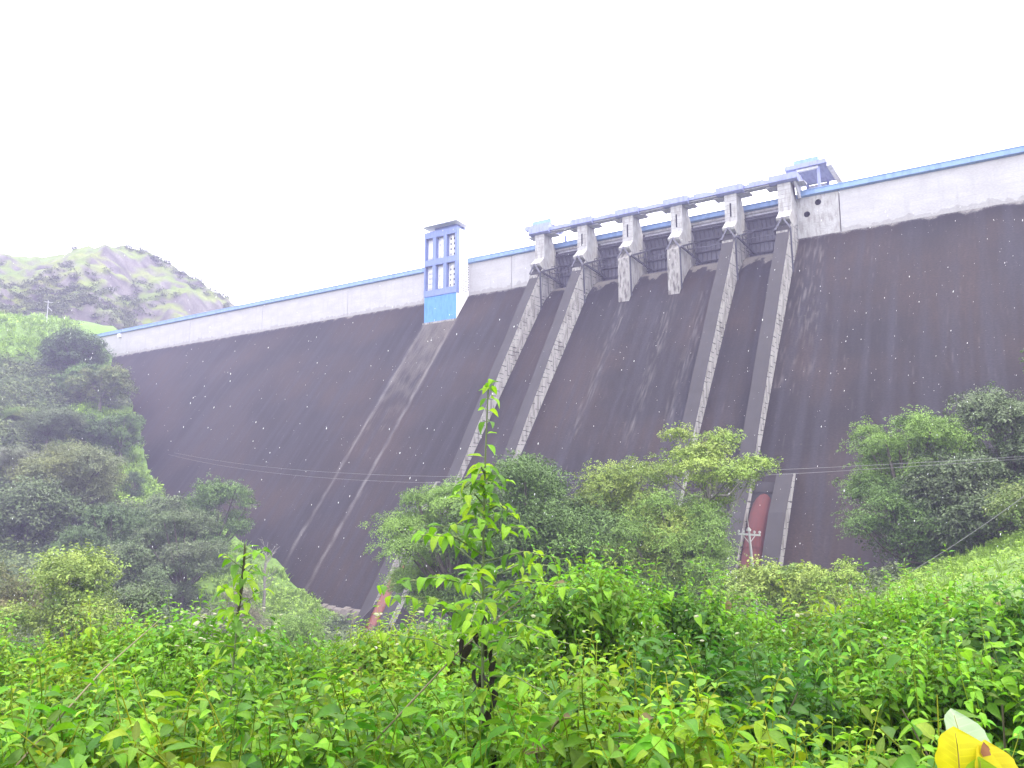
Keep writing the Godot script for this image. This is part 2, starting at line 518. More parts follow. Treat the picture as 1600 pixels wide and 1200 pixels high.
# ---------------------------------------------------------------- the dam
func sloped_part(called: String, x0: float, x1: float, parent: Node, top: Array) -> void:   # top: extra (z, y) points above the slope
	var st := begin()
	var outline: Array = top.duplicate()   # from upstream to downstream
	outline.append(Vector2(face_z(-20.0), -20.0))
	var cells := maxi(1, int((x1 - x0) / 6.0))
	var run := -6.0 if top.size() == 2 else -2.3
	for i in outline.size() - 1:
		var a: Vector2 = outline[i]
		var b: Vector2 = outline[i + 1]
		var len_ := a.distance_to(b)
		var pieces := maxi(1, int(len_ / 6.0))
		for q in pieces:
			var p0 := a.lerp(b, float(q) / pieces)
			var p1 := a.lerp(b, float(q + 1) / pieces)
			var n := Vector3(0, (b.x - a.x), -(b.y - a.y)).normalized()
			for c in cells:
				var xa := lerpf(x0, x1, float(c) / cells)
				var xb := lerpf(x0, x1, float(c + 1) / cells)
				var va := (run + len_ * q / pieces) / 66.0
				var vb := (run + len_ * (q + 1) / pieces) / 66.0
				var ps: Array = [[xa, p0, va], [xb, p0, va], [xb, p1, vb], [xa, p0, va], [xb, p1, vb], [xa, p1, vb]]
				for e: Array in ps:
					st.set_normal(n)
					st.set_uv(Vector2((e[0] + 205.0) / 270.0, e[2]))
					st.add_vertex(Vector3(e[0], e[1].y, e[1].x))
		run += len_
	# the other faces of the block
	var ring := PackedVector2Array()
	for p: Vector2 in outline:
		ring.append(p)
	ring.append(Vector2(-112.0, -20.0))
	ring.append(Vector2(-112.0, outline[0].y))
	var area := 0.0
	for i in ring.size():
		area += ring[i].cross(ring[(i + 1) % ring.size()])
	var cut := Geometry2D.triangulate_polygon(ring)
	st.set_uv(Vector2(0.3, 0.5))
	for k in range(0, cut.size(), 3):
		for x: float in [x0, x1]:
			tri(st, Vector3(x, ring[cut[k]].y, ring[cut[k]].x), Vector3(x, ring[cut[k + 1]].y, ring[cut[k + 1]].x), Vector3(x, ring[cut[k + 2]].y, ring[cut[k + 2]].x), Vector3(1 if x == x1 else -1, 0, 0))
	var e0: float = outline[0].y
	quad(st, Vector3(x0, e0, -112), Vector3(x1, e0, -112), Vector3(x1, e0, outline[0].x), Vector3(x0, e0, outline[0].x), Vector3.UP)
	quad(st, Vector3(x0, e0, -112), Vector3(x1, e0, -112), Vector3(x1, -20, -112), Vector3(x0, -20, -112), Vector3(0, 0, -1))
	obj(called, st, M.face, parent)

func band_part(x0: float, x1: float, parent: Node) -> void:
	var st := begin()
	var u0 := (x0 + 205.0) / 270.0
	var u1 := (x1 + 205.0) / 270.0
	var c: Array = [[x0, BAND, u0, 1.0], [x0, 37.25, u0, 0.0], [x1, 37.25, u1, 0.0], [x0, BAND, u0, 1.0], [x1, 37.25, u1, 0.0], [x1, BAND, u1, 1.0]]
	for p: Array in c:
		st.set_normal(Vector3(0, 0, 1))
		st.set_uv(Vector2(p[2], p[3]))
		st.add_vertex(Vector3(p[0], p[1], -100.0))
	st.set_uv(Vector2(0.5, 0.5))
	quad(st, Vector3(x0, BAND, -106), Vector3(x0, 37.25, -106), Vector3(x1, 37.25, -106), Vector3(x1, BAND, -106), Vector3(0, 0, -1))
	quad(st, Vector3(x0, 37.25, -100), Vector3(x0, 37.25, -106), Vector3(x1, 37.25, -106), Vector3(x1, 37.25, -100), Vector3.UP)
	for x: float in [x0, x1]:
		quad(st, Vector3(x, BAND, -100), Vector3(x, 37.25, -100), Vector3(x, 37.25, -106), Vector3(x, BAND, -106), Vector3(1 if x == x1 else -1, 0, 0))
	obj("upper_wall", st, M.band, parent)

func parapet(x0: float, x1: float, z: float, parent: Node) -> void:
	var st := begin()
	var ring := PackedVector2Array([Vector2(z - 0.25, 37.2), Vector2(z + 0.22, 37.32), Vector2(z + 0.38, 37.4), Vector2(z + 0.38, CREST - 0.1), Vector2(z + 0.44, CREST - 0.1), Vector2(z + 0.44, CREST), Vector2(z - 0.25, CREST)])
	add_profile(st, st, ring, x0, x1)
	obj("parapet", st, M.blue, parent)

func wall_outline(y: float, out: float) -> float:
	return face_z(y) + clampf(1.0 + 0.1 * y, 1.05, 4.2) * out

func build_dam() -> void:
	var dam := thing("dam", "long dark masonry dam with pale upper wall, blue parapet and spillway piers", "dam", Vector3.ZERO)
	var plain_top := [Vector2(-106.0, BAND), Vector2(-100.0, BAND)]
	sloped_part("dam_face", -205.0, PIERS[0] - 0.8, dam, plain_top)
	sloped_part("dam_face", PIERS[5] - 0.8, 65.0, dam, plain_top)
	var ogee: Array = [Vector2(-103.6, 30.75), Vector2(-102.4, 31.0), Vector2(-101.3, 31.02), Vector2(-100.2, 30.75), Vector2(-99.3, 30.2), Vector2(-98.4, 29.35)]
	ogee.append(Vector2(face_z(28.2), 28.2))
	sloped_part("spillway_face", PIERS[0] - 0.8, PIERS[5] - 0.8, dam, ogee)
	# upper wall with recessed joints between its casts
	var left_x: Array[float] = [-205.0, -173.0, -149.0, -125.5, -102.0, -81.3]
	for i in 5:
		band_part(left_x[i] + 0.04, left_x[i + 1] - 0.04, dam)
	band_part(-76.0, -66.3, dam)
	band_part(-66.2, PIERS[0] - 1.5, dam)
	var right_x: Array[float] = [-17.7, 22.0, 65.0]
	for i in 2:
		band_part(right_x[i] + 0.04, right_x[i + 1] - 0.04, dam)
	for w: Array in [[-204.9, PIERS[0] - 1.3], [PIERS[5] - 0.6, 64.9]]:
		var core := begin()
		add_box(core, Vector3(w[0], BAND - 0.1, -105.8), Vector3(w[1], 37.18, -100.4 if w[0] < -100.0 else -101.7))
		obj("core_wall", core, M.dark_concrete, dam)
	# the cast with the two round outlets
	var cast := CSGCombiner3D.new()
	cast.name = "outlet_wall"
	var block := CSGBox3D.new()
	block.name = "block"
	block.size = Vector3(PIERS[5] * -1.0 - 17.78, 5.25, 6.0)
	block.position = Vector3((PIERS[5] - 17.78) / 2.0, BAND + 5.25 / 2.0, -103.0)
	block.material = M.concrete
	cast.add_child(block)
	for p: Vector3 in [Vector3(-21.6, 35.0, -100.0), Vector3(-20.2, 36.3, -100.0)]:
		var cyl := CSGCylinder3D.new()
		cyl.name = "outlet"
		cyl.operation = CSGShape3D.OPERATION_SUBTRACTION
		cyl.radius = 0.38
		cyl.height = 2.6
		cyl.sides = 20
		cyl.position = p
		cyl.rotation.x = PI / 2
		cyl.material = M.hole
		cast.add_child(cyl)
	dam.add_child(cast, true)
	parapet(-205.0, -81.3, -100.0, dam)
	parapet(-76.0, PIERS[0] - 1.4, -100.0, dam)
	parapet(PIERS[0] - 1.4, PIERS[5] + 0.2, -101.2, dam)
	parapet(PIERS[5] + 0.2, 65.0, -100.0, dam)
	# roadway slab and its edge beams across the bays
	var st := begin()
	add_box(st, Vector3(PIERS[0] - 1.0, 36.85, -106.0), Vector3(PIERS[5] + 0.1, 37.19, -101.05))
	obj("road_slab", st, M.concrete, dam)
	for i in 5:
		st = begin()
		add_box(st, Vector3(PIERS[i] + 0.01, 36.35, -101.75), Vector3(PIERS[i + 1] - 1.51, 36.84, -101.25))
		obj("edge_beam", st, M.grey_paint, dam)
	st = begin()
	add_box(st, Vector3(-176.2, 36.3, -99.98), Vector3(-175.3, 37.15, -99.5))
	obj("outlet_box", st, M.white, dam)
	# piers, running on down the face as training walls (the middle two stop short)
	for i in 6:
		var x1 := PIERS[i]
		var x0 := x1 - 1.55
		var low: float = [-14.0, -9.0, 25.2, 25.2, -9.5, -12.0][i]
		var ring := PackedVector2Array([Vector2(-99.4, 38.75), Vector2(-97.25, 38.75), Vector2(-97.25, 34.95), Vector2(-96.4, 34.15), Vector2(-95.85, 33.75), Vector2(-96.0, 33.5), Vector2(-96.7, 33.2), Vector2(-95.85, 32.3)])
		if low > 0.0:
			ring.append_array(PackedVector2Array([Vector2(-95.5, 32.1), Vector2(-95.5, low), Vector2(face_z(low) - 0.6, low)]))
			ring.append(Vector2(-99.5, 28.2))
		else:
			var y := 31.8
			while y > low:
				ring.append(Vector2(wall_outline(y, 1.0) + 0.06 * sin(y * 1.7 + i), y))
				y -= 2.6
			ring.append(Vector2(wall_outline(low, 1.0), low))
			ring.append(Vector2(face_z(low) - 0.7, low))
			ring.append(Vector2(face_z(28.0) - 0.7, 28.0))
		ring.append_array(PackedVector2Array([Vector2(-104.5, 29.6), Vector2(-104.5, 36.3), Vector2(-100.8, 36.3), Vector2(-100.3, 37.2)]))
		var sides := begin()
		var edges := begin()
		add_profile(sides, edges, ring, x0, x1)
		var mesh := sides.commit()
		edges.commit(mesh)
		var pier := mesh_node("pier", mesh, null, dam)
		mesh.surface_set_material(0, M.concrete if low > 0.0 else M.spalled)
		mesh.surface_set_material(1, M.stained if low > 0.0 else M.dark_concrete)
		# pale upper shaft lies just proud of the weathered wall below it
		st = begin()
		add_profile(st, st, PackedVector2Array([Vector2(-99.44, 38.79), Vector2(-97.2, 38.79), Vector2(-97.2, 34.97), Vector2(-96.35, 34.17), Vector2(-95.8, 33.77), Vector2(-95.98, 33.46), Vector2(-96.66, 33.17), Vector2(-98.0, 33.1), Vector2(-99.9, 34.0), Vector2(-100.2, 36.2)]), x0 - 0.02, x1 + 0.02)
		obj("shaft", st, M.concrete, pier)
		if i > 0 and i < 5:
			st = begin()
			add_box(st, Vector3(x0 + 0.66, 35.6, -97.3), Vector3(x0 + 0.86, 37.4, -97.17))
			obj("slot", st, M.hole, pier)
		for g in 6:   # cast joints across the shaft front
			st = begin()
			add_box(st, Vector3(x0 - 0.01, 35.5 + g * 0.55, -97.25), Vector3(x1 + 0.01, 35.54 + g * 0.55, -97.185))
			obj("joint", st, M.stained, pier)
		if low < 0.0:
			st = begin()
			add_box(st, Vector3(x0 - 0.015, 30.9, -96.6), Vector3(x1 - 0.2, 32.0, -95.55 if i != 5 else -95.6))
			obj("bare_block", st, M.stained, pier)
		# steel struts that hold the gate pivots
		for s: float in [x0 - 0.12, x1 + 0.12]:
			st = begin()
			add_beam(st, Vector3((x0 + x1) / 2.0, 33.75, -95.7), Vector3(s, 32.25, -95.75), 0.16, 0.2)
			obj("strut", st, M.steel, pier)
		st = begin()
		add_beam(st, Vector3(x1 + 0.1, 32.4, -95.9), Vector3(x1 + 0.1, 26.6, -96.15), 0.16, 0.18)
		obj("guide", st, M.rib_steel, pier)
	# walls that flank the two penstocks
	for w: Array in [[-20.55, -19.0, 2.0, -11.0], [-63.2, -61.75, 1.6, -17.0]]:
		var ring := PackedVector2Array([Vector2(face_z(w[2]) - 0.6, w[2])])
		ring.append(Vector2(face_z(w[2]) + 0.9, w[2]))
		ring.append(Vector2(face_z(w[2] - 3.6) + 1.55, w[2] - 3.6))
		ring.append(Vector2(face_z(w[3]) + 1.2, w[3]))
		ring.append(Vector2(face_z(w[3]) - 0.6, w[3]))
		var sides := begin()
		var edges := begin()
		add_profile(sides, edges, ring, w[0], w[1])
		var mesh := sides.commit()
		edges.commit(mesh)
		mesh_node("flank_wall", mesh, null, dam)
		mesh.surface_set_material(0, M.spalled)
		mesh.surface_set_material(1, M.dark_concrete)
	# lintels over the penstock mouths, with the dark mouth below
	for w: Array in [[-22.79, -20.56, 1.2], [-61.74, -60.16, 1.5]]:
		st = begin()
		add_profile(st, st, PackedVector2Array([Vector2(face_z(w[2]) - 0.3, w[2]), Vector2(face_z(w[2]) + 0.55, w[2]), Vector2(face_z(w[2] - 1.0) + 0.1, w[2] - 1.0), Vector2(face_z(w[2] - 1.0) - 0.4, w[2] - 1.0)]), w[0], w[1])
		obj("mouth_lintel", st, M.dark_concrete, dam)
		st = begin()
		add_profile(st, st, PackedVector2Array([Vector2(face_z(w[2] - 1.0) - 0.3, w[2] - 1.0), Vector2(face_z(w[2] - 1.0) + 0.03, w[2] - 1.01), Vector2(face_z(w[2] - 3.0) + 0.03, w[2] - 3.0), Vector2(face_z(w[2] - 3.0) - 0.3, w[2] - 3.0)]), w[0] + 0.01, w[1] - 0.01)
		obj("mouth", st, M.hole, dam)
	# broken pale step at the toe
	st = begin()
	var x := -72.5
	rng.seed = 12
	while x < -63.3:
		var wd := rng.randf_range(0.4, 1.1)
		var out := rng.randf_range(0.2, 0.6)
		add_profile(st, st, PackedVector2Array([Vector2(face_z(-12.4), -12.5 - rng.randf() * 0.25), Vector2(face_z(-13.0) + out, -12.8 - rng.randf() * 0.2), Vector2(face_z(-13.9) + out, -13.9 - rng.randf() * 0.6), Vector2(face_z(-14.5), -15.5)]), x, x + wd - 0.03)
		x += wd
	obj("toe_step", st, M.bark, dam)

func build_gates() -> void:
	var labels: Array[String] = ["dark steel spillway gate in the leftmost bay, between the first two piers", "dark steel spillway gate in the second bay from the left", "dark steel spillway gate in the middle bay, between the two short piers",
		"dark steel spillway gate in the second bay from the right", "dark steel spillway gate in the rightmost bay, below the roofed hoist house"]
	for i in 5:
		var x0 := PIERS[i] + 0.06
		var x1 := PIERS[i + 1] - 1.61
		var gate := thing("spillway_gate", labels[i], "gate", Vector3((x0 + x1) / 2.0, 31.03, -101.7), "spillway gates between the piers")
		var o := gate.position
		var centre := Vector2(-95.9, 32.4)
		var r := 6.1
		var st := begin()
		var ring := PackedVector2Array()
		var angles: Array = []
		for k in 11:
			angles.append(lerpf(deg_to_rad(-13.0), deg_to_rad(40.0), k / 10.0))
		for a: float in angles:
			ring.append(centre + Vector2(-cos(a), sin(a)) * r - Vector2(o.z, o.y))
		for k in 11:
			var a: float = angles[10 - k]
			ring.append(centre + Vector2(-cos(a), sin(a)) * (r - 0.08) - Vector2(o.z, o.y))
		add_profile(st, st, ring, x0 - o.x, x1 - o.x)
		obj("skin_plate", st, M.steel, gate)
		for a: float in [-8.0, 6.0, 21.0, 36.0]:
			st = begin()
			var p := centre + Vector2(-cos(deg_to_rad(a)), sin(deg_to_rad(a))) * (r - 0.24) - Vector2(o.z, o.y)
			add_frame(st, Transform3D(Basis(Vector3.RIGHT, deg_to_rad(-a)) * Basis.from_scale(Vector3(x1 - x0, 0.16, 0.3)), Vector3(0, p.y, p.x)))
			obj("girder", st, M.rib_steel, gate)
		for k in 9:
			st = begin()
			var xx := lerpf(x0 + 0.35, x1 - 0.35, k / 8.0) - o.x
			for e in 10:
				var a: float = angles[e]
				var b: float = angles[e + 1]
				var pa := centre + Vector2(-cos(a), sin(a)) * (r - 0.16) - Vector2(o.z, o.y)
				var pb := centre + Vector2(-cos(b), sin(b)) * (r - 0.16) - Vector2(o.z, o.y)
				add_beam(st, Vector3(xx, pa.y, pa.x), Vector3(xx, pb.y, pb.x), 0.07, 0.14)
			obj("rib", st, M.rib_steel, gate)
		for s: float in [x0 + 0.25, x1 - 0.25]:
			var hub := Vector3(s - o.x, centre.y - o.y, centre.x - o.z)
			for a: float in [-8.0, 21.0]:
				st = begin()
				var p := centre + Vector2(-cos(deg_to_rad(a)), sin(deg_to_rad(a))) * (r - 0.4) - Vector2(o.z, o.y)
				add_beam(st, hub, Vector3(s - o.x + (0.5 if s < o.x else -0.5), p.y, p.x), 0.2, 0.24)
				obj("arm", st, M.rib_steel, gate)
			for q in 3:
				st = begin()
				var t := 0.45 + 0.22 * q
				var pa := hub.lerp(Vector3(hub.x, (centre.y - sin(deg_to_rad(8.0)) * r) - o.y, centre.x - cos(deg_to_rad(8.0)) * r - o.z), t)
				var pb := hub.lerp(Vector3(hub.x, (centre.y + sin(deg_to_rad(21.0)) * r) - o.y, centre.x - cos(deg_to_rad(21.0)) * r - o.z), t + (0.15 if q % 2 else -0.08))
				add_beam(st, pa, pb, 0.1, 0.1)
				obj("arm_brace", st, M.rib_steel, gate)
		# walkway rail across the gate, at pivot height
		st = begin()
		add_beam(st, Vector3(x0 - o.x, 34.0 - o.y, -99.2 - o.z), Vector3(x1 - o.x, 34.0 - o.y, -99.2 - o.z), 0.06, 0.06)
		add_beam(st, Vector3(x0 - o.x, 32.9 - o.y, -99.2 - o.z), Vector3(x1 - o.x, 32.9 - o.y, -99.2 - o.z), 0.08, 0.12)
		for k in 5:
			var xx := lerpf(x0 + 0.1, x1 - 0.1, k / 4.0) - o.x
			add_beam(st, Vector3(xx, 32.9 - o.y, -99.2 - o.z), Vector3(xx, 34.0 - o.y, -99.2 - o.z), 0.05, 0.05)
		obj("walkway_rail", st, M.rib_steel, gate)

func build_bridge() -> void:
	var b := thing("hoist_bridge", "pale blue hoist bridge carried on the six spillway piers", "bridge", Vector3(-40.7, 38.75, -98.5))
	var o := b.position
	for i in 6:
		var c := PIERS[i] - 0.78
		var st := begin()
		add_profile(st, st, PackedVector2Array([Vector2(-96.75 - o.z, 39.65 - o.y), Vector2(-96.75 - o.z, 38.85 - o.y), Vector2(-97.1 - o.z, 38.62 - o.y), Vector2(-99.9 - o.z, 38.76 - o.y), Vector2(-99.9 - o.z, 39.65 - o.y)]), c - 1.75 - o.x, c + 1.75 - o.x)
		obj("pier_cap", st, M.hoist_blue, b)
		for s: float in [-1.0, 1.0]:
			st = begin()
			add_profile(st, st, PackedVector2Array([Vector2(-97.6 - o.z, 38.56 - o.y), Vector2(-99.3 - o.z, 38.56 - o.y), Vector2(-99.3 - o.z, 38.76 - o.y), Vector2(-97.6 - o.z, 38.62 - o.y)]), c + s * 0.85 - o.x, c + s * 2.35 - o.x)
			obj("bracket", st, M.grey_paint, b)
	for i in 5:
		var x0 := PIERS[i] + 0.98
		var x1 := PIERS[i + 1] - 2.54
		var st := begin()
		add_box(st, Vector3(x0 - o.x, 38.98 - o.y, -97.5 - o.z), Vector3(x1 - o.x, 39.42 - o.y, -97.2 - o.z))
		obj("front_girder", st, M.hoist_blue, b)
		st = begin()
		add_box(st, Vector3(x0 - o.x, 38.98 - o.y, -98.85 - o.z), Vector3(x1 - o.x, 39.42 - o.y, -98.6 - o.z))
		obj("rear_girder", st, M.hoist_blue, b)
		st = begin()
		add_box(st, Vector3(x0 - o.x, 38.82 - o.y, -98.55 - o.z), Vector3(x1 - o.x, 38.97 - o.y, -97.45 - o.z))
		obj("deck", st, M.grey_paint, b)
		st = begin()
		var p0 := Vector3(x0 + 0.6 - o.x, 39.76 - o.y, -98.0 - o.z)
		add_tube(st, [p0 + Vector3(0, -0.35, 0), p0, p0 + Vector3(2.0, 0.02, 0), p0 + Vector3(2.35, -0.12, 0), p0 + Vector3(2.4, -0.4, 0)], [0.05, 0.05, 0.05, 0.09, 0.09])
		obj("hoist_pipe", st, M.hoist_blue, b)
		if i == 4 or i == 3:
			st = begin()
			add_frame(st, Transform3D(Basis.from_scale(Vector3(1.9, 0.45, 0.9)), Vector3(x0 + 1.5 - o.x, 39.6 - o.y, -98.0 - o.z)))
			obj("hoist_cover", st, M.hoist_blue, b)

func build_hoist_houses() -> void:
	# right-hand house: a roof on legs above the crest road
	var h := thing("hoist_house", "blue roofed hoist house on legs at the right end of the hoist bridge", "gatehouse", Vector3(-21.2, CREST, -102.0))
	var o := h.position
	var st := begin()
	add_box(st, Vector3(-23.9, 41.0, -106.0) - o, Vector3(-18.9, 41.55, -99.3) - o)
	obj("roof_slab", st, M.hoist_blue, h)
	st = begin()
	add_box(st, Vector3(-22.9, 41.56, -104.8) - o, Vector3(-19.9, 42.25, -99.8) - o)
	obj("roof_box", st, M.blue, h)
	st = begin()
	add_box(st, Vector3(-18.85, 40.55, -106.2) - o, Vector3(-18.25, 41.2, -99.5) - o)
	obj("eave", st, M.grey_paint, h)
	st = begin()
	add_box(st, Vector3(-22.6, 39.35, -105.6) - o, Vector3(-19.9, 40.7, -105.4) - o)
	obj("back_wall", st, M.grey_paint, h)
	st = begin()
	add_box(st, Vector3(-22.6, 40.7, -100.1) - o, Vector3(-19.9, 40.99, -99.7) - o)
	obj("lintel", st, M.white, h)
	for p: Array in [[-22.5, -99.9], [-19.9, -99.9], [-22.5, -105.5], [-19.9, -105.5]]:
		st = begin()
		add_box(st, Vector3(p[0] - 0.17, CREST, p[1] - 0.17) - o, Vector3(p[0] + 0.17, 40.99, p[1] + 0.17) - o)
		obj("leg", st, M.hoist_blue, h)
	st = begin()
	add_profile(st, st, PackedVector2Array([Vector2(-97.0 - o.z, 39.7 - o.y), Vector2(-100.4 - o.z, 40.4 - o.y), Vector2(-100.4 - o.z, 37.4 - o.y), Vector2(-99.2 - o.z, 37.0 - o.y), Vector2(-97.2 - o.z, 38.7 - o.y)]), -22.4 - o.x, -22.15 - o.x)
	obj("stair_wall", st, M.grey_paint, h)
	# left-hand house: a low stepped cabin
	h = thing("hoist_house", "small stepped blue hoist cabin above the leftmost spillway pier", "gatehouse", Vector3(-60.0, 39.66, -99.5))
	o = h.position
	st = begin()
	add_box(st, Vector3(-62.0, 39.67, -101.5) - o, Vector3(-57.7, 40.3, -97.2) - o)
	obj("lower_slab", st, M.hoist_blue, h)
	st = begin()
	add_box(st, Vector3(-61.0, 40.31, -101.0) - o, Vector3(-57.9, 41.05, -97.8) - o)
	obj("cabin", st, M.blue, h)
	st = begin()
	add_box(st, Vector3(-57.89, 40.1, -101.9) - o, Vector3(-57.45, 40.95, -98.0) - o)
	obj("eave", st, M.white, h)
	st = begin()
	add_box(st, Vector3(-58.0, 37.9, -102.6) - o, Vector3(-57.7, 39.66, -102.3) - o)
	obj("leg", st, M.hoist_blue, h)

func build_tower() -> void:
	var t := thing("intake_tower", "blue and white intake tower standing out from the dam face", "tower", Vector3(-77.8, 27.6, -98.0))
	var o := t.position
	var x0 := -81.2
	var x1 := -74.55
	var zf := -96.7
	var st := begin()
	add_profile(st, st, PackedVector2Array([Vector2(-103.2 - o.z, 42.6 - o.y), Vector2(zf - 0.62 - o.z, 42.6 - o.y), Vector2(zf - 0.62 - o.z, 32.5 - o.y), Vector2(zf - 0.02 - o.z, 31.9 - o.y), Vector2(zf - 0.02 - o.z, 27.55 - o.y), Vector2(face_z(27.55) - 0.5 - o.z, 27.3 - o.y), Vector2(-103.2 - o.z, 31.0 - o.y)]), x0 + 0.02 - o.x, x1 - 0.02 - o.x)
	obj("shell", st, M.white, t)
	st = begin()
	add_box(st, Vector3(x0 + 0.06, 27.6, zf - 0.2) - o, Vector3(x1 - 0.06, 31.85, zf + 0.03) - o)
	obj("blue_panel", st, M.panel_blue, t)
	st = begin()
	add_box(st, Vector3(x0 - 0.05, 27.0, face_z(27.0) - 1.0) - o, Vector3(x1 + 0.05, 27.58, zf + 0.25) - o)
	obj("base_ledge", st, M.stained, t)
	# the blue frame: rails and posts with white recessed bays behind
	for y: Array in [[31.86, 32.9], [37.0, 38.0], [41.7, 42.75]]:
		st = begin()
		add_box(st, Vector3(x0 - 0.05, y[0], zf - 0.6) - o, Vector3(x1 + 0.05, y[1], zf + 0.12) - o)
		obj("rail", st, M.tower_blue, t)
	var posts: Array = [[x0 - 0.04, x0 + 0.22], [x0 + 1.72, x0 + 2.36], [x0 + 3.95, x0 + 4.6], [x1 - 0.36, x1 + 0.04]]
	for p: Array in posts:
		for y: Array in [[32.905, 36.995], [38.005, 41.695]]:
			st = begin()
			add_box(st, Vector3(p[0], y[0], zf - 0.6) - o, Vector3(p[1], y[1], zf + 0.1) - o)
			obj("post", st, M.tower_blue, t)
	for row in 2:
		var yb := 32.9 if row == 0 else 38.0
		for c in 3:
			var a: float = posts[c][1]
			var e: float = posts[c + 1][0]
			for k in (4 if c != 1 else 2):
				st = begin()
				var yy := yb + 0.35 + k * (0.85 if c != 1 else 1.9)
				if c == 0 and row == 1 and k > 0:
					continue
				add_box(st, Vector3(a + 0.35 if c == 2 else a + 0.3, yy, zf - 0.615) - o, Vector3(e - 0.25 if c != 1 else a + 0.55, yy + 0.3, zf - 0.5) - o)
				obj("vent", st, M.hole if c == 2 else M.grey_paint, t)
			if c == 2:
				st = begin()
				add_box(st, Vector3((a + e) / 2.0 - 0.18, yb + 0.1, zf - 0.61) - o, Vector3((a + e) / 2.0 + 0.18, yb + 3.6, zf - 0.4) - o)
				obj("mullion", st, M.white, t)
	# perforated blocks low on the side wall
	st = begin()
	for j in 14:
		for k in 9:
			var z := -97.4 - k * 0.62
			var y := 32.4 + j * 0.42
			if y < 31.4 + (zf - z) * 0.35:
				continue
			add_box(st, Vector3(x1 - 0.1, y, z) - o, Vector3(x1 - 0.012, y + 0.16, z + 0.2) - o)
	obj("block_hole", st, M.hole, t, "stuff")
	st = begin()
	add_box(st, Vector3(x0 + 1.6, 42.76, -99.6) - o, Vector3(x1 - 0.6, 43.4, -97.2) - o)
	obj("roof_neck", st, M.tower_blue, t)
	st = begin()
	add_profile(st, st, PackedVector2Array([Vector2(-99.9 - o.z, 43.7 - o.y), Vector2(-95.9 - o.z, 43.9 - o.y), Vector2(-95.9 - o.z, 43.5 - o.y), Vector2(-97.3 - o.z, 43.4 - o.y), Vector2(-99.9 - o.z, 43.4 - o.y)]), x0 - 0.1 - o.x, x1 + 0.45 - o.x)
	obj("roof_slab", st, M.white, t)

func build_penstocks() -> void:
	for p: Array in [[-21.67, 1.10, -0.2, -13.0, M.red, "broad dull red penstock running down the dam between two pale walls"], [-60.95, 0.74, -8.2, -19.0, M.rust_red, "bright rust red penstock low on the dam, beside the dark triangular buttress"]]:
		var st := begin(true)
		var pts: Array = []
		var rad: Array = []
		for k in 12:
			var y := lerpf(p[2], p[3], k / 11.0)
			var rise: float = (-0.2 if p[1] > 1.0 else 0.5) - 1.7 * pow(maxf(1.0 - k / 1.6, 0.0), 1.2)
			pts.append(Vector3(p[0], y, face_z(y) + rise))
			rad.append(p[1])
		add_tube(st, pts, rad, 20)
		var t := thing("penstock", p[5], "pipe", Vector3.ZERO, "penstocks on the dam face")
		obj("pipe", st, p[4], t)
		for k in 3:
			st = begin(true)
			var y := lerpf(p[2] - 5.0, p[3] + 4.0, k / 2.0)
			var z := face_z(y) + (-0.19 if p[1] > 1.0 else 0.51)
			var d := Vector3(0, -0.8, 0.6) * 0.09
			add_tube(st, [Vector3(p[0], y, z) - d, Vector3(p[0], y, z) + d], [p[1] + 0.04, p[1] + 0.04], 20)
			obj("collar", st, p[4], t)
	# dark buttress fin to the left of the rust red pipe
	var fin := begin()
	add_profile(fin, fin, PackedVector2Array([Vector2(face_z(-10.6), -10.6), Vector2(face_z(-13.2) + 2.4, -13.2), Vector2(face_z(-17.0) + 0.3, -17.0), Vector2(face_z(-17.0) - 0.5, -17.0)]), -61.73, -61.5)
	var f := obj("buttress_fin", fin, M.dark_concrete, self)
	tag(f, "small dark triangular buttress left of the rust red penstock", "buttress")

func span(a: Vector3, b: Vector3, sag: float, r: float) -> SurfaceTool:
	var st := begin(true)
	var pts: Array = []
	var rad: Array = []
	for k in 33:
		var t := k / 32.0
		pts.append(a.lerp(b, t) - Vector3(0, 4.0 * sag * t * (1.0 - t), 0))
		rad.append(r)
	add_tube(st, pts, rad, 5)
	return st

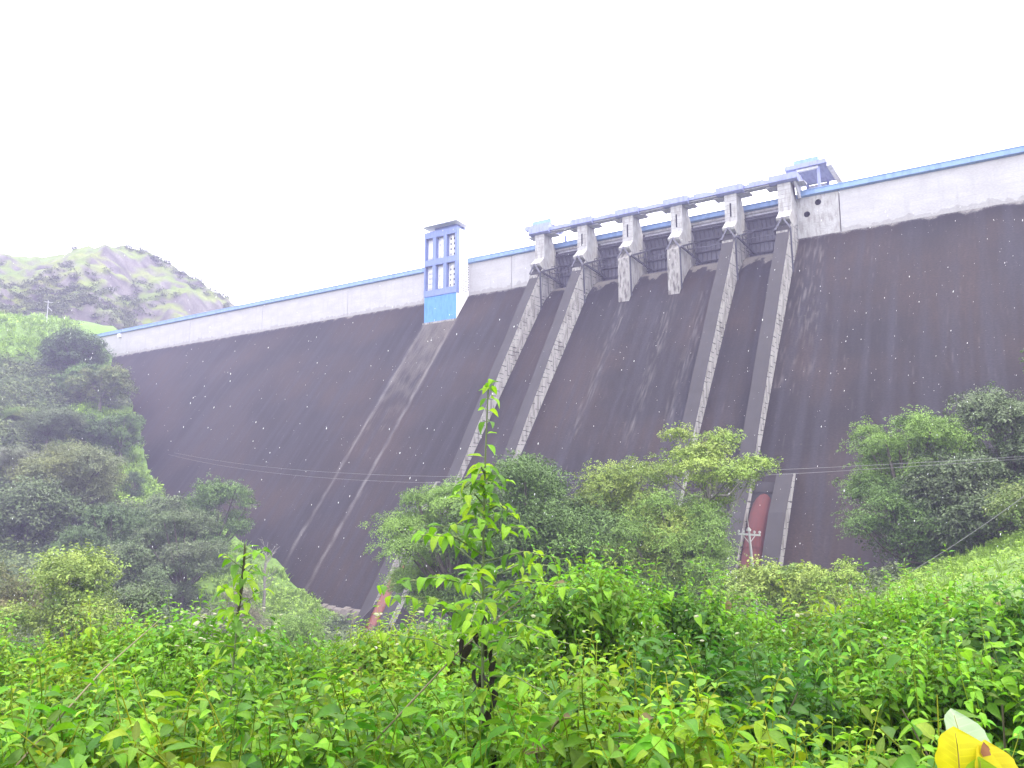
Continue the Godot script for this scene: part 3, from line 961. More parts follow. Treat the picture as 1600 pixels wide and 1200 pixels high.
func build_lines() -> void:
	var a := Vector3(-142.4, 9.6, -85.8)
	var b := Vector3(2.2, 2.2, -51.6)
	tag(obj("overhead_wire", span(a, b, 3.3, 0.011), M.wire, self), "upper of the two thin wires sagging across the valley before the dam", "wire", "wires across the valley")
	tag(obj("overhead_wire", span(a + Vector3(0.3, -0.25, 0.6), b + Vector3(0, -0.1, 0.5), 3.85, 0.011), M.wire, self), "lower of the two thin wires sagging across the valley before the dam", "wire", "wires across the valley")
	tag(obj("stay_cable", span(Vector3(-7.4, -5.0, -49.9), Vector3(1.6, 1.7, -41.0), 0.25, 0.018), M.wire, self), "taut stay cable slanting up the right bank over the grass slope", "cable")
	# power pole before the right penstock
	var base := Vector3(-12.95, land(-12.95, -43.1), -43.1)
	var p := thing("power_pole", "thin pale power pole with one crossarm, before the dull red penstock", "pole", base)
	var top := -1.85 - base.y
	var st := begin(true)
	add_tube(st, [Vector3.ZERO, Vector3(-0.1, top * 0.6, 0), Vector3(-0.24, top, 0)], [0.11, 0.09, 0.06], 10)
	obj("pole", st, M.galvanised, p)
	st = begin(true)
	add_tube(st, [Vector3(-0.24, top, 0), Vector3(-0.3, top + 0.75, 0)], [0.025, 0.01], 6)
	obj("spike", st, M.galvanised, p)
	var arm := Vector3(0.83, -0.06, -0.55)
	st = begin()
	add_beam(st, Vector3(-0.24, top - 0.28, 0) - arm * 0.6, Vector3(-0.24, top - 0.28, 0) + arm * 0.62, 0.09, 0.1)
	obj("crossarm", st, M.galvanised, p)
	for s: float in [-0.56, -0.3, 0.3, 0.58]:
		var q := Vector3(-0.24, top - 0.26, 0) + arm * s
		st = begin(true)
		add_tube(st, [q, q + Vector3(0, 0.06, 0), q + Vector3(0, 0.1, 0), q + Vector3(0, 0.17, 0), q + Vector3(0, 0.2, 0)], [0.03, 0.03, 0.075, 0.065, 0.03], 8)
		obj("insulator", st, M.porcelain, p)
	st = begin(true)
	add_tube(st, [Vector3(-0.24, top - 0.1, 0.02), Vector3(-0.24, top - 0.02, 0.02), Vector3(-0.24, top + 0.1, 0.02)], [0.12, 0.14, 0.05], 10)
	obj("cap", st, M.porcelain, p)
	for s: float in [-0.35, 0.35]:
		st = begin()
		add_beam(st, Vector3(-0.22, top - 0.75, 0), Vector3(-0.24, top - 0.3, 0) + arm * s, 0.04, 0.04)
		obj("brace", st, M.galvanised, p)
	base = Vector3(-196.0, land(-196.0, -93.0), -93.0)
	p = thing("power_pole", "small distant pole on the hill left of the dam's far end", "pole", base)
	st = begin(true)
	var hh := 46.5 - base.y
	add_tube(st, [Vector3.ZERO, Vector3(0, hh, 0)], [0.11, 0.08], 8)
	obj("pole", st, M.galvanised, p)
	st = begin()
	add_beam(st, Vector3(-0.8, hh - 0.3, 0.5), Vector3(0.9, hh - 0.5, -0.6), 0.12, 0.12)
	add_beam(st, Vector3(0.0, hh - 1.6, 0), Vector3(0.9, hh - 2.6, -0.6), 0.1, 0.1)
	obj("crossarm", st, M.galvanised, p)

# ---------------------------------------------------------------- leaves and trees
var clumps: Array = []
var sprigs: Array = []
var leaves: Array = []
var tufts: Array = []

func add_leaf(st: SurfaceTool, t: Transform3D, long_: float, wide: float, bend: float, tint: Color, rows := 5, blunt := false) -> void:
	var grid: Array = []
	for i in rows + 1:
		var v := float(i) / rows
		var w := wide * 1.25 * pow(v, 0.5) * pow(1.0 - v, 0.9)
		if blunt:   # broad blade with a short pointed tip
			w = wide * 0.5 * pow(sin(PI * pow(v, 0.85)), 0.55) * (1.0 if v < 0.8 else lerpf(1.0, 0.55, (v - 0.8) / 0.2)) * (1.0 + 0.06 * sin(v * 17.0))
		if i == 0 or i == rows:
			w = 0.0
		var mid := Vector3(0, -bend * long_ * v * v, long_ * v * (1.0 - 0.25 * bend * v))
		var wave := 0.05 * long_ * sin(v * 9.0)
		grid.append([t * (mid + Vector3(-w, w * 0.5 + wave * 0.4, 0)), t * mid, t * (mid + Vector3(w, w * 0.5 - wave * 0.4, 0)), v, w / maxf(wide, 1e-5)])
	st.set_color(tint)
	for i in rows:
		for s in 2:
			var q: Array = [[grid[i][s], s], [grid[i][s + 1], s + 1], [grid[i + 1][s + 1], s + 1], [grid[i + 1][s], s]]
			for e: int in [0, 1, 2, 0, 2, 3]:
				var row: Array = grid[i] if e < 2 else grid[i + 1]
				st.set_uv(Vector2(0.5 + (q[e][1] - 1) * row[4], row[3]))
				st.add_vertex(q[e][0])

func aim(at: Vector3, dir: Vector3, roll: float) -> Transform3D:   # z along dir, y as much up as it can
	var z := dir.normalized()
	var x := Vector3.UP.cross(z)
	x = x.normalized() if x.length() > 1e-3 else Vector3.RIGHT
	var y := z.cross(x)
	return Transform3D(Basis(x, y, z) * Basis(Vector3(0, 0, 1), roll), at)

func make_clump(seed_: int, n: int, size: float, flat: float) -> ArrayMesh:
	var r := RandomNumberGenerator.new()
	r.seed = seed_
	var st := begin(false)
	for k in n:
		var a := r.randf() * TAU
		var rad := sqrt(r.randf()) * 0.5
		var p := Vector3(cos(a) * rad, r.randf_range(-0.5, 0.5) * flat, sin(a) * rad)
		var dir := Vector3(cos(a + r.randf_range(-1, 1)), r.randf_range(-0.7, 0.35), sin(a + r.randf_range(-1, 1)))
		var t := aim(p, dir, r.randf_range(-0.8, 0.8))
		var l := size * r.randf_range(0.7, 1.3)
		var w := l * 0.27
		var tint := Color.WHITE * r.randf_range(0.75, 1.2)
		st.set_color(Color(tint.r, tint.g, tint.b, 1))
		st.set_uv(Vector2(0.5, 0.5))
		var c: Array = [t * Vector3.ZERO, t * Vector3(w, l * 0.05, l * 0.45), t * Vector3(0, -l * 0.12, l), t * Vector3(-w, l * 0.05, l * 0.45)]
		for e: int in [0, 1, 2, 0, 2, 3]:
			st.add_vertex(c[e])
	st.generate_normals()
	return st.commit()

func make_sprig(seed_: int, pairs: int, tall: float, leaf_len: float, broad := 1.0) -> ArrayMesh:
	var r := RandomNumberGenerator.new()
	r.seed = seed_
	var st := begin(true)
	var pts: Array = []
	var rad: Array = []
	var lean := Vector3(r.randf_range(-0.3, 0.3), 1, r.randf_range(-0.3, 0.3))
	var curl := Vector3(r.randf_range(-0.3, 0.3), -0.1, r.randf_range(-0.3, 0.3))
	for k in 6:
		var t := k / 5.0
		pts.append((lean * t + curl * t * t) * tall)
		rad.append(lerpf(0.004, 0.0015, t))
	add_tube(st, pts, rad, 4, Color(0.9, 0.62, 0.7))
	var turn := r.randf() * TAU
	for k in pairs:
		var t := 0.2 + 0.8 * k / (pairs - 1.0)
		var f := t * 5.0
		var at: Vector3 = pts[mini(int(f), 4)].lerp(pts[mini(int(f), 4) + 1], f - mini(int(f), 4))
		turn += PI / 2 + r.randf_range(-0.3, 0.3)
		for s: float in [0.0, PI]:
			if r.randf() < 0.1:
				continue
			var a := turn + s + r.randf_range(-0.25, 0.25)
			var dir := Vector3(cos(a), lerpf(-0.45, 0.5, t * t) + r.randf_range(-0.3, 0.25), sin(a))
			var l := leaf_len * lerpf(1.1, 0.45, t * t * t) * r.randf_range(0.75, 1.15)
			var g := r.randf_range(0.55, 1.4)
			var tint := Color(g * r.randf_range(0.65, 1.4), g, g * r.randf_range(0.5, 2.2))
			var stalk := dir.normalized() * l * 0.2
			add_tube(st, [at, at + stalk], [0.0014, 0.001], 3, Color(0.9, 0.8, 0.6))
			add_leaf(st, aim(at + stalk, dir, r.randf_range(-0.5, 0.5)), l, l * r.randf_range(0.38, 0.58) * broad, r.randf_range(0.1, 0.55), tint, 5)
	st.generate_normals()
	return st.commit()

func make_tuft(seed_: int) -> ArrayMesh:   # a tussock of grass blades
	var r := RandomNumberGenerator.new()
	r.seed = seed_
	var st := begin(false)
	for k in 26:
		var a := r.randf() * TAU
		var d := Vector3(cos(a), 0, sin(a))
		var p := d * r.randf() * 0.35
		var h := r.randf_range(0.5, 1.0)
		var side := Vector3(-d.z, 0, d.x) * 0.03
		var tip := p + d * h * r.randf_range(0.2, 0.7) + Vector3(0, h * 0.8, 0)
		var mid := p.lerp(tip, 0.5) + Vector3(0, h * 0.14, 0)
		var g := r.randf_range(0.7, 1.25)
		st.set_color(Color(g, g, g))
		st.set_uv(Vector2(0.5, 0.5))
		for e: Vector3 in [p - side, p + side, mid + side, p - side, mid + side, mid - side, mid - side, mid + side, tip]:
			st.add_vertex(e)
	st.generate_normals()
	return st.commit()

func make_leaves() -> void:
	for k in 4:
		clumps.append(make_clump(100 + k, 16, 0.3, 0.5))     # broad
	for k in 4:
		clumps.append(make_clump(120 + k, 30, 0.2, 0.3))     # fine, in flat sprays
	for k in 12:   # three kinds: broad-leaved, long-leaved and small-leaved
		sprigs.append(make_sprig(200 + k, [5, 6, 9][k / 4] + k % 2, 0.36 + 0.04 * (k % 4), [0.132, 0.125, 0.078][k / 4], [1.0, 0.68, 1.1][k / 4]))
	for k in 3:
		sprigs.append(make_sprig(230 + k, 8, 0.62, 0.085))   # tall shoots with small leaves
	for k in 5:
		var st := begin(true)
		add_leaf(st, Transform3D(), 1.0, 0.42 + 0.03 * k, 0.15 + 0.1 * k, Color(1, 1, 1), 6)
		st.generate_normals()
		leaves.append(st.commit())
	for k in 3:
		tufts.append(make_tuft(300 + k))

func vary(a: Color, b: Color) -> Color:
	var c := a.lerp(b, rng.randf())
	return c * rng.randf_range(0.8, 1.2)

func leaf_look(c: Color) -> StandardMaterial3D:
	var m: StandardMaterial3D = M.leaf.duplicate()
	m.albedo_color = c.linear_to_srgb()
	return m

# a tree whose crown is a heap of leafy boughs; d: seed, lobes, flat, fine, a, b (leaf colours), low (height of the lowest foliage, 0..1), spread, clump, dense, bark
func tree(called: String, label: String, category: String, at: Vector2, top: float, radius: float, d: Dictionary, group := "") -> Node3D:
	var base := Vector3(at.x, land(at.x, at.y), at.y)
	var o := thing(called, label, category, base, group)
	rng.seed = d.get("seed", 1)
	var h := top - base.y
	var low: float = d.get("low", 0.3) * h
	var n: int = d.get("lobes", 16)
	var lobes: Array = []
	var ry := (h - low) / 2.0
	for k in n:
		var v := Vector3(rng.randfn(), rng.randfn() * 0.9, rng.randfn()).normalized()
		v *= pow(rng.randf(), 0.3)
		v.x = clampf(v.x * 1.15, -1.0, 1.0); v.y = clampf(v.y * 1.25, -1.0, 1.0)
		var r: float = radius * rng.randf_range(0.26, 0.42) * d.get("lobe", 1.0)
		lobes.append([Vector3(v.x * (radius - r * 0.6), low + ry + v.y * maxf(ry - r * 0.6, 0.1), v.z * (radius - r * 0.6)), r])
	lobes.append([Vector3(rng.randf_range(-0.2, 0.2) * radius, h - radius * 0.24, 0), radius * 0.3])
	# trunk and limbs
	var bark: Material = d.get("bark", M.bark)
	var girth: float = d.get("girth", 0.035 * h)
	var lean := Vector3(d.get("lean", rng.randf_range(-0.1, 0.1)) * h, 0, rng.randf_range(-0.06, 0.06) * h)
	var fork := Vector3(0, low + ry * 0.3, 0) + lean * 0.5
	var st := begin(true)
	add_tube(st, [Vector3(0, -0.5, 0), Vector3(0, h * 0.12, 0) + lean * 0.1, fork * 0.7 + lean * 0.1, fork, Vector3(0, low + ry * 1.3, 0) + lean * 0.6], [girth * 1.4, girth, girth * 0.75, girth * 0.6, girth * 0.2], 8)
	obj("trunk", st, bark, o)
	for k in lobes.size():
		if k % 2 and d.get("few_limbs", false):
			continue
		st = begin(true)
		var e: Vector3 = lobes[k][0]
		var s := fork * rng.randf_range(0.75, 1.05)
		s.x = fork.x * 0.9; s.z = fork.z * 0.9
		add_tube(st, [s, s.lerp(e, 0.45) + Vector3(0, -0.06 * h * rng.randf(), 0), e, e + (e - s).normalized() * lobes[k][1] * 0.5], [girth * 0.5, girth * 0.34, girth * 0.18, 0.012], 5)
		obj("limb", st, bark, o)
	# foliage
	var places: Array = []
	var tints: Array = []
	var size: float = d.get("clump", 0.5)
	var flat: float = d.get("flat", 0.75)
	var a: Color = d.a
	var b: Color = d.b
	var dense: float = d.get("dense", 1.0)
	for lobe: Array in lobes:
		var r: float = lobe[1]
		var count := int(dense * 21.0 * r * r / (size * size))
		var shade := rng.randf()
		for k in count:
			var v := Vector3(rng.randfn(), rng.randfn(), rng.randfn()).normalized()
			if v.y < -0.2 and rng.randf() < 0.7:
				v.y = -v.y
			var q := r * (rng.randf_range(0.5, 1.02) if rng.randf() < 0.78 else rng.randf_range(1.0, 1.5))
			var p: Vector3 = lobe[0] + Vector3(v.x, v.y * flat, v.z) * q
			var inside := false
			for other: Array in lobes:
				if other != lobe and p.distance_to(other[0]) < other[1] * 0.45:
					inside = true
					break
			if inside:
				continue
			var up := (Vector3.UP * 1.1 + v * 0.9 + Vector3(rng.randfn(), rng.randfn(), rng.randfn()) * 0.55).normalized()
			var x := up.cross(Vector3(rng.randfn(), rng.randfn(), rng.randfn())).normalized()
			var sc := size * rng.randf_range(0.7, 1.25)
			places.append(Transform3D(Basis(x * sc, up * sc, x.cross(up) * sc), p))
			var t := clampf(shade * 0.6 + rng.randf() * 0.55, 0.0, 1.0)
			tints.append(a.lerp(b, t) * rng.randf_range(0.8, 1.2))
	var kind: int = d.get("fine", 0)
	scatter("crown", clumps[kind * 4 + int(d.get("seed", 1)) % 4], M.crown, o, places, tints)
	return o

func build_trees() -> void:
	var dark := Color(0.064, 0.105, 0.040)
	var deep := Color(0.082, 0.140, 0.042)
	var grey := Color(0.140, 0.175, 0.090)
	var olive := Color(0.190, 0.215, 0.062)
	var mid := Color(0.115, 0.205, 0.042)
	var fresh := Color(0.190, 0.310, 0.052)
	var lime := Color(0.275, 0.350, 0.062)
	var g := "trees in front of the spillway"
	tree("tree", "airy spreading tree left of the tall central stem, feathery boughs reaching left", "tree", Vector2(-28.6, -36.9), 0.9, 4.3, {"seed": 11, "lobes": 30, "fine": 1, "clump": 0.5, "a": mid, "b": fresh, "low": 0.30, "flat": 0.5, "dense": 1.1, "lobe": 0.9}, g)
	tree("tree", "dense creeper-hung tree right behind the tall central stem", "tree", Vector2(-23.0, -36.6), 1.6, 4.3, {"seed": 12, "lobes": 34, "clump": 0.42, "a": deep, "b": mid, "low": 0.1, "dense": 1.2}, g)
	tree("tree", "rounded yellow-green tree between the creeper-hung tree and the pale-trunked tree", "tree", Vector2(-19.4, -40.6), 1.6, 4.2, {"seed": 13, "lobes": 32, "fine": 1, "clump": 0.48, "a": mid, "b": lime, "low": 0.15, "dense": 1.1}, g)
	tree("tree", "tallest of the trees before the spillway, open crown on pale branches", "tree", Vector2(-15.2, -43.3), 3.9, 3.7, {"seed": 14, "lobes": 15, "clump": 0.42, "a": fresh, "b": lime, "low": 0.60, "flat": 0.5, "dense": 0.85, "bark": M.pale_bark, "girth": 0.2, "lobe": 0.85}, g)
	tree("tree", "bushy feathery-leaved tree below the pale-trunked tree, left of the power pole", "tree", Vector2(-16.3, -39.2), 0.2, 3.4, {"seed": 15, "lobes": 30, "fine": 1, "clump": 0.45, "a": mid, "b": fresh, "low": 0.1, "dense": 1.1, "lean": 0.2}, g)
	tree("tree", "low dark green tree behind the creeper-hung tree", "tree", Vector2(-21.6, -43.5), -1.2, 4.2, {"seed": 16, "lobes": 16, "clump": 0.5, "a": deep, "b": mid, "low": 0.1}, g)
	tree("bush", "low rounded bush at the foot of the dull red penstock", "bush", Vector2(-8.6, -31.6), -2.75, 2.2, {"seed": 17, "lobes": 16, "clump": 0.36, "a": mid, "b": lime, "low": 0.1, "few_limbs": true})
	tree("bush", "small upright light green bush right of the penstock bush", "bush", Vector2(-6.1, -30.4), -2.3, 1.1, {"seed": 18, "lobes": 9, "clump": 0.3, "a": fresh, "b": lime, "low": 0.15, "few_limbs": true})
	g = "trees on the right bank before the dam"
	tree("tree", "light green tree at the left edge of the right-bank grove, top bough brightest", "tree", Vector2(-7.0, -58.0), 5.5, 4.0, {"seed": 21, "lobes": 22, "fine": 1, "clump": 0.6, "a": mid, "b": fresh, "low": 0.3, "dense": 1.0}, g)
	tree("tree", "lower drooping tree under the light green tree on the right bank", "tree", Vector2(-7.5, -55.8), 0.7, 3.7, {"seed": 22, "lobes": 22, "fine": 1, "clump": 0.55, "a": deep, "b": mid, "low": 0.1, "dense": 1.0}, g)
	tree("tree", "tall olive-grey tree at the right edge of the picture, over the wires", "tree", Vector2(-1.6, -61.0), 6.3, 4.6, {"seed": 23, "lobes": 26, "clump": 0.6, "a": deep, "b": grey, "low": 0.2, "dense": 1.1}, g)
	tree("tree", "dark green tree in the middle of the right-bank grove", "tree", Vector2(-3.4, -55.8), 2.2, 3.7, {"seed": 24, "lobes": 22, "clump": 0.55, "a": deep, "b": grey, "low": 0.05, "dense": 1.0}, g)
	tree("tree", "yellowish tree above the grass slope at the right edge", "tree", Vector2(0.2, -47.6), 0.5, 2.4, {"seed": 25, "lobes": 16, "clump": 0.45, "a": mid, "b": olive, "low": 0.1}, g)
	tree("tree", "tree whose left boughs only just enter the picture high on the right edge", "tree", Vector2(4.0, -50.5), 10.2, 3.5, {"seed": 26, "lobes": 16, "clump": 0.5, "a": deep, "b": mid, "low": 0.45}, g)
	g = "trees on the left hillside"
	var rows: Array = [
		["tree", "dark tall tree standing against the pale far end of the dam", -163.5, -84.0, 33.5, 6.6, dark, deep, 0, 0.25, 1.15],
		["tree", "dark tree just left of the one at the dam's far end", -173.0, -88.0, 34.5, 3.4, deep, grey, 0, 0.2, 1.2],
		["tree", "russet-topped tree leaning on the dark dam face below its pale wall", -147.0, -80.6, 24.0, 5.8, deep, olive, 0, 0.2, 0.95],
		["tree", "round deep green tree under the hill grass, left of the russet-topped tree", -154.0, -80.5, 25.5, 4.4, deep, mid, 0, 0.2, 1.0],
		["tree", "flat-topped charcoal green tree high on the slope", -130.0, -63.2, 13.6, 5.2, dark, grey, 1, 0.35, 0.9],
		["tree", "feathery pale olive tree at the left edge below the hill grass", -143.0, -66.0, 14.5, 4.0, olive, mid, 1, 0.2, 0.95],
		["tree", "flat-topped silver-grey tree at the left edge of the picture", -114.0, -51.8, 6.4, 4.8, grey, Color(0.15, 0.16, 0.12), 1, 0.35, 0.8],
		["tree", "broad olive tree in the middle of the left slope", -101.0, -52.6, 6.6, 7.4, olive, grey, 1, 0.1, 0.9],
		["tree", "broad deep green tree at the left edge below the silver-grey one", -96.0, -45.2, 1.4, 6.0, deep, grey, 0, 0.1, 0.85],
		["tree", "dull green tree below the broad olive tree, left of the layered one", -84.4, -53.5, -0.3, 5.0, deep, grey, 0, 0.1, 0.7],
		["tree", "layered grey-green tree with tiered boughs above the valley floor", -73.0, -49.5, -1.6, 5.0, deep, grey, 1, 0.12, 0.65],
		["tree", "dome-shaped dark green tree nearest the dam face in the valley", -82.6, -60.4, 1.6, 4.6, deep, mid, 0, 0.12, 0.7],
		["tree", "lone small dark tree on the bright creeper patch by the dam", -113.0, -68.0, 3.3, 1.6, dark, deep, 0, 0.15, 0.5],
		["tree", "slim dark tree hugging the dam face above the bright creeper patch", -131.0, -76.0, 14.0, 3.6, dark, mid, 0, 0.15, 0.75],
		["tree", "dark rounded tree left of the slim one beside the dam face", -133.0, -70.5, 13.6, 4.4, dark, deep, 0, 0.15, 0.8],
		["tree", "deep green tree below the layered grey-green tree, far left", -79.0, -45.3, -1.4, 4.4, dark, deep, 0, 0.08, 0.65],
		["tree", "olive-brown tree low on the slope above the creeper patch", -116.0, -61.0, 5.8, 4.6, olive, grey, 1, 0.15, 0.75],
		["tree", "grey-green bush tree at the foot of the left slope", -68.0, -41.0, -4.6, 4.2, deep, grey, 0, 0.05, 0.6],
	]
	for k in rows.size():
		var r: Array = rows[k]
		tree(r[0], r[1], "tree", Vector2(r[2], r[3]), r[4], r[5], {"seed": 40 + k, "lobes": 30, "clump": r[10], "a": r[6], "b": r[7], "fine": r[8], "low": r[9], "dense": 1.0, "few_limbs": true, "flat": 0.65 if r[8] else 0.85, "lobe": 0.85}, g)
	tree("bush", "creeper-covered bush with russet tips at the left edge, behind the thicket", "bush", Vector2(-33.8, -17.3), -2.5, 3.0, {"seed": 81, "lobes": 20, "clump": 0.36, "a": mid, "b": lime, "low": 0.02, "few_limbs": true})
	tree("bush", "pale brownish flowering bush in the valley left of the dam's toe", "bush", Vector2(-52.5, -41.0), -7.0, 3.4, {"seed": 82, "lobes": 18, "fine": 1, "clump": 0.5, "a": grey, "b": Color(0.2, 0.18, 0.12), "low": 0.02, "few_limbs": true})
	tree("bush", "broad grassy green bush below the broken toe of the dam", "bush", Vector2(-34.0, -30.6), -6.5, 2.9, {"seed": 83, "lobes": 18, "fine": 1, "clump": 0.4, "a": mid, "b": fresh, "low": 0.02, "few_limbs": true})
	tree("bush", "dark bush behind the thicket, left of the dead twiggy stalk", "bush", Vector2(-38.6, -24.2), -4.9, 2.4, {"seed": 84, "lobes": 18, "clump": 0.4, "a": deep, "b": grey, "low": 0.02, "few_limbs": true})
	tree("bush", "dull olive bush between the russet-tipped bush and the dry-tipped stalk", "bush", Vector2(-39.0, -22.0), -4.6, 2.3, {"seed": 85, "lobes": 16, "clump": 0.42, "a": deep, "b": olive, "low": 0.02, "few_limbs": true})
	tree("bush", "rusty green bush at the left edge, behind the russet-tipped bush", "bush", Vector2(-45.0, -19.5), -3.2, 3.4, {"seed": 86, "lobes": 18, "fine": 1, "clump": 0.45, "a": deep, "b": Color(0.2, 0.17, 0.07), "low": 0.02, "few_limbs": true})
	# a bare tree by the dam face
	var base := Vector3(-70.0, land(-70.0, -57.6), -57.6)
	var dead := thing("bare_tree", "bare leafless tree standing before the dark dam face, left in the valley", "tree", base)
	rng.seed = 91
	var st := begin(true)
	add_tube(st, [Vector3(0, -0.4, 0), Vector3(0.1, 2.2, 0), Vector3(0.0, 4.4, 0.1), Vector3(0.3, 7.4, 0)], [0.2, 0.14, 0.1, 0.02], 7)
	obj("trunk", st, M.pale_bark, dead)
	for k in 13:
		st = begin(true)
		var s := Vector3(0.05, 2.0 + k * 0.36, 0)
		var a := rng.randf() * TAU
		var d := Vector3(cos(a), rng.randf_range(0.7, 1.5), sin(a)).normalized() * rng.randf_range(1.2, 2.4)
		var m := s + d * 0.5 + Vector3(0, -0.1, 0)
		add_tube(st, [s, m, s + d], [0.06, 0.04, 0.012], 5)
		for q in 3:
			var e := Vector3(rng.randfn(), rng.randf_range(0.2, 1.2), rng.randfn()).normalized() * 0.7
			add_tube(st, [m.lerp(s + d, q * 0.3), m.lerp(s + d, q * 0.3) + e], [0.025, 0.008], 4)
		obj("limb", st, M.pale_bark, dead)

func build_slopes() -> void:
	# low scrub and creepers over both banks
	var places: Array = []
	var tints: Array = []
	var grass_at: Array = []
	var grass_tint: Array = []
	rng.seed = 55
	var bright_a := Color(0.17, 0.29, 0.030)
	var bright_b := Color(0.28, 0.43, 0.050)
	for k in 42000:
		var x := -205.0 + 213.0 * pow(rng.randf(), 0.8)
		var z := rng.randf_range(-98.0, -10.0)
		if k > 30000:
			x = rng.randf_range(-75.0, 6.0); z = rng.randf_range(-72.0, -10.0)
		var y := land(x, z)
		if z < face_z(y) + 0.4 or Vector2(x, z).length() < 11.0:
			continue
		var lit := bright_patch(x, z)
		var far := clampf(Vector2(x, z).length() / 110.0, 0.25, 1.3)
		var s := (rng.randf_range(0.7, 1.6) if lit < 0.5 else rng.randf_range(0.5, 1.5)) * far
		var t := Basis.from_euler(Vector3(rng.randf_range(-0.4, 0.4), rng.randf() * TAU, rng.randf_range(-0.4, 0.4))).scaled(Vector3(s, s, s))
		if lit > 0.5 and rng.randf() < 0.5:
			grass_at.append(Transform3D(t, Vector3(x, y - 0.05, z)))
			grass_tint.append(vary(bright_a, bright_b))
		else:
			places.append(Transform3D(t, Vector3(x, y + s * rng.randf_range(0.1, 0.7 if lit > 0.5 else 0.9), z)))
			tints.append(vary(bright_a * 0.8, bright_b) if lit > 0.5 else vary(Color(0.07, 0.11, 0.04), Color(0.17, 0.21, 0.075)))
	scatter("slope_scrub", clumps[1], M.crown, self, places, tints)
	scatter("slope_grass", tufts[0], M.crown, self, grass_at, grass_tint)

# ---------------------------------------------------------------- the thicket in the foreground
var mounds: Array = []   # centre x, z, radius, top

func bearing(px: float, far: float) -> Vector2:   # a spot so many metres ahead, px across the view
	var s := (px - 800.0) / 1230.0
	return Vector2(0.834 * s - 0.552, -0.552 * s - 0.834) * far

func leafy(st_places: Array, st_tints: Array, at: Vector3, up: Vector3, scale_: float, tint: Color) -> void:
	var x := up.cross(Vector3(rng.randfn(), rng.randfn(), rng.randfn())).normalized()
	st_places.append(Transform3D(Basis(x * scale_, up * scale_, x.cross(up) * scale_), at))
	st_tints.append(tint)

func in_hollow(p: Vector2) -> bool:   # a bare dark gap between the shrubs on the right
	return p.distance_to(bearing(1395.0, 4.55)) < 0.72 or p.distance_to(bearing(1385.0, 3.8)) < 0.4

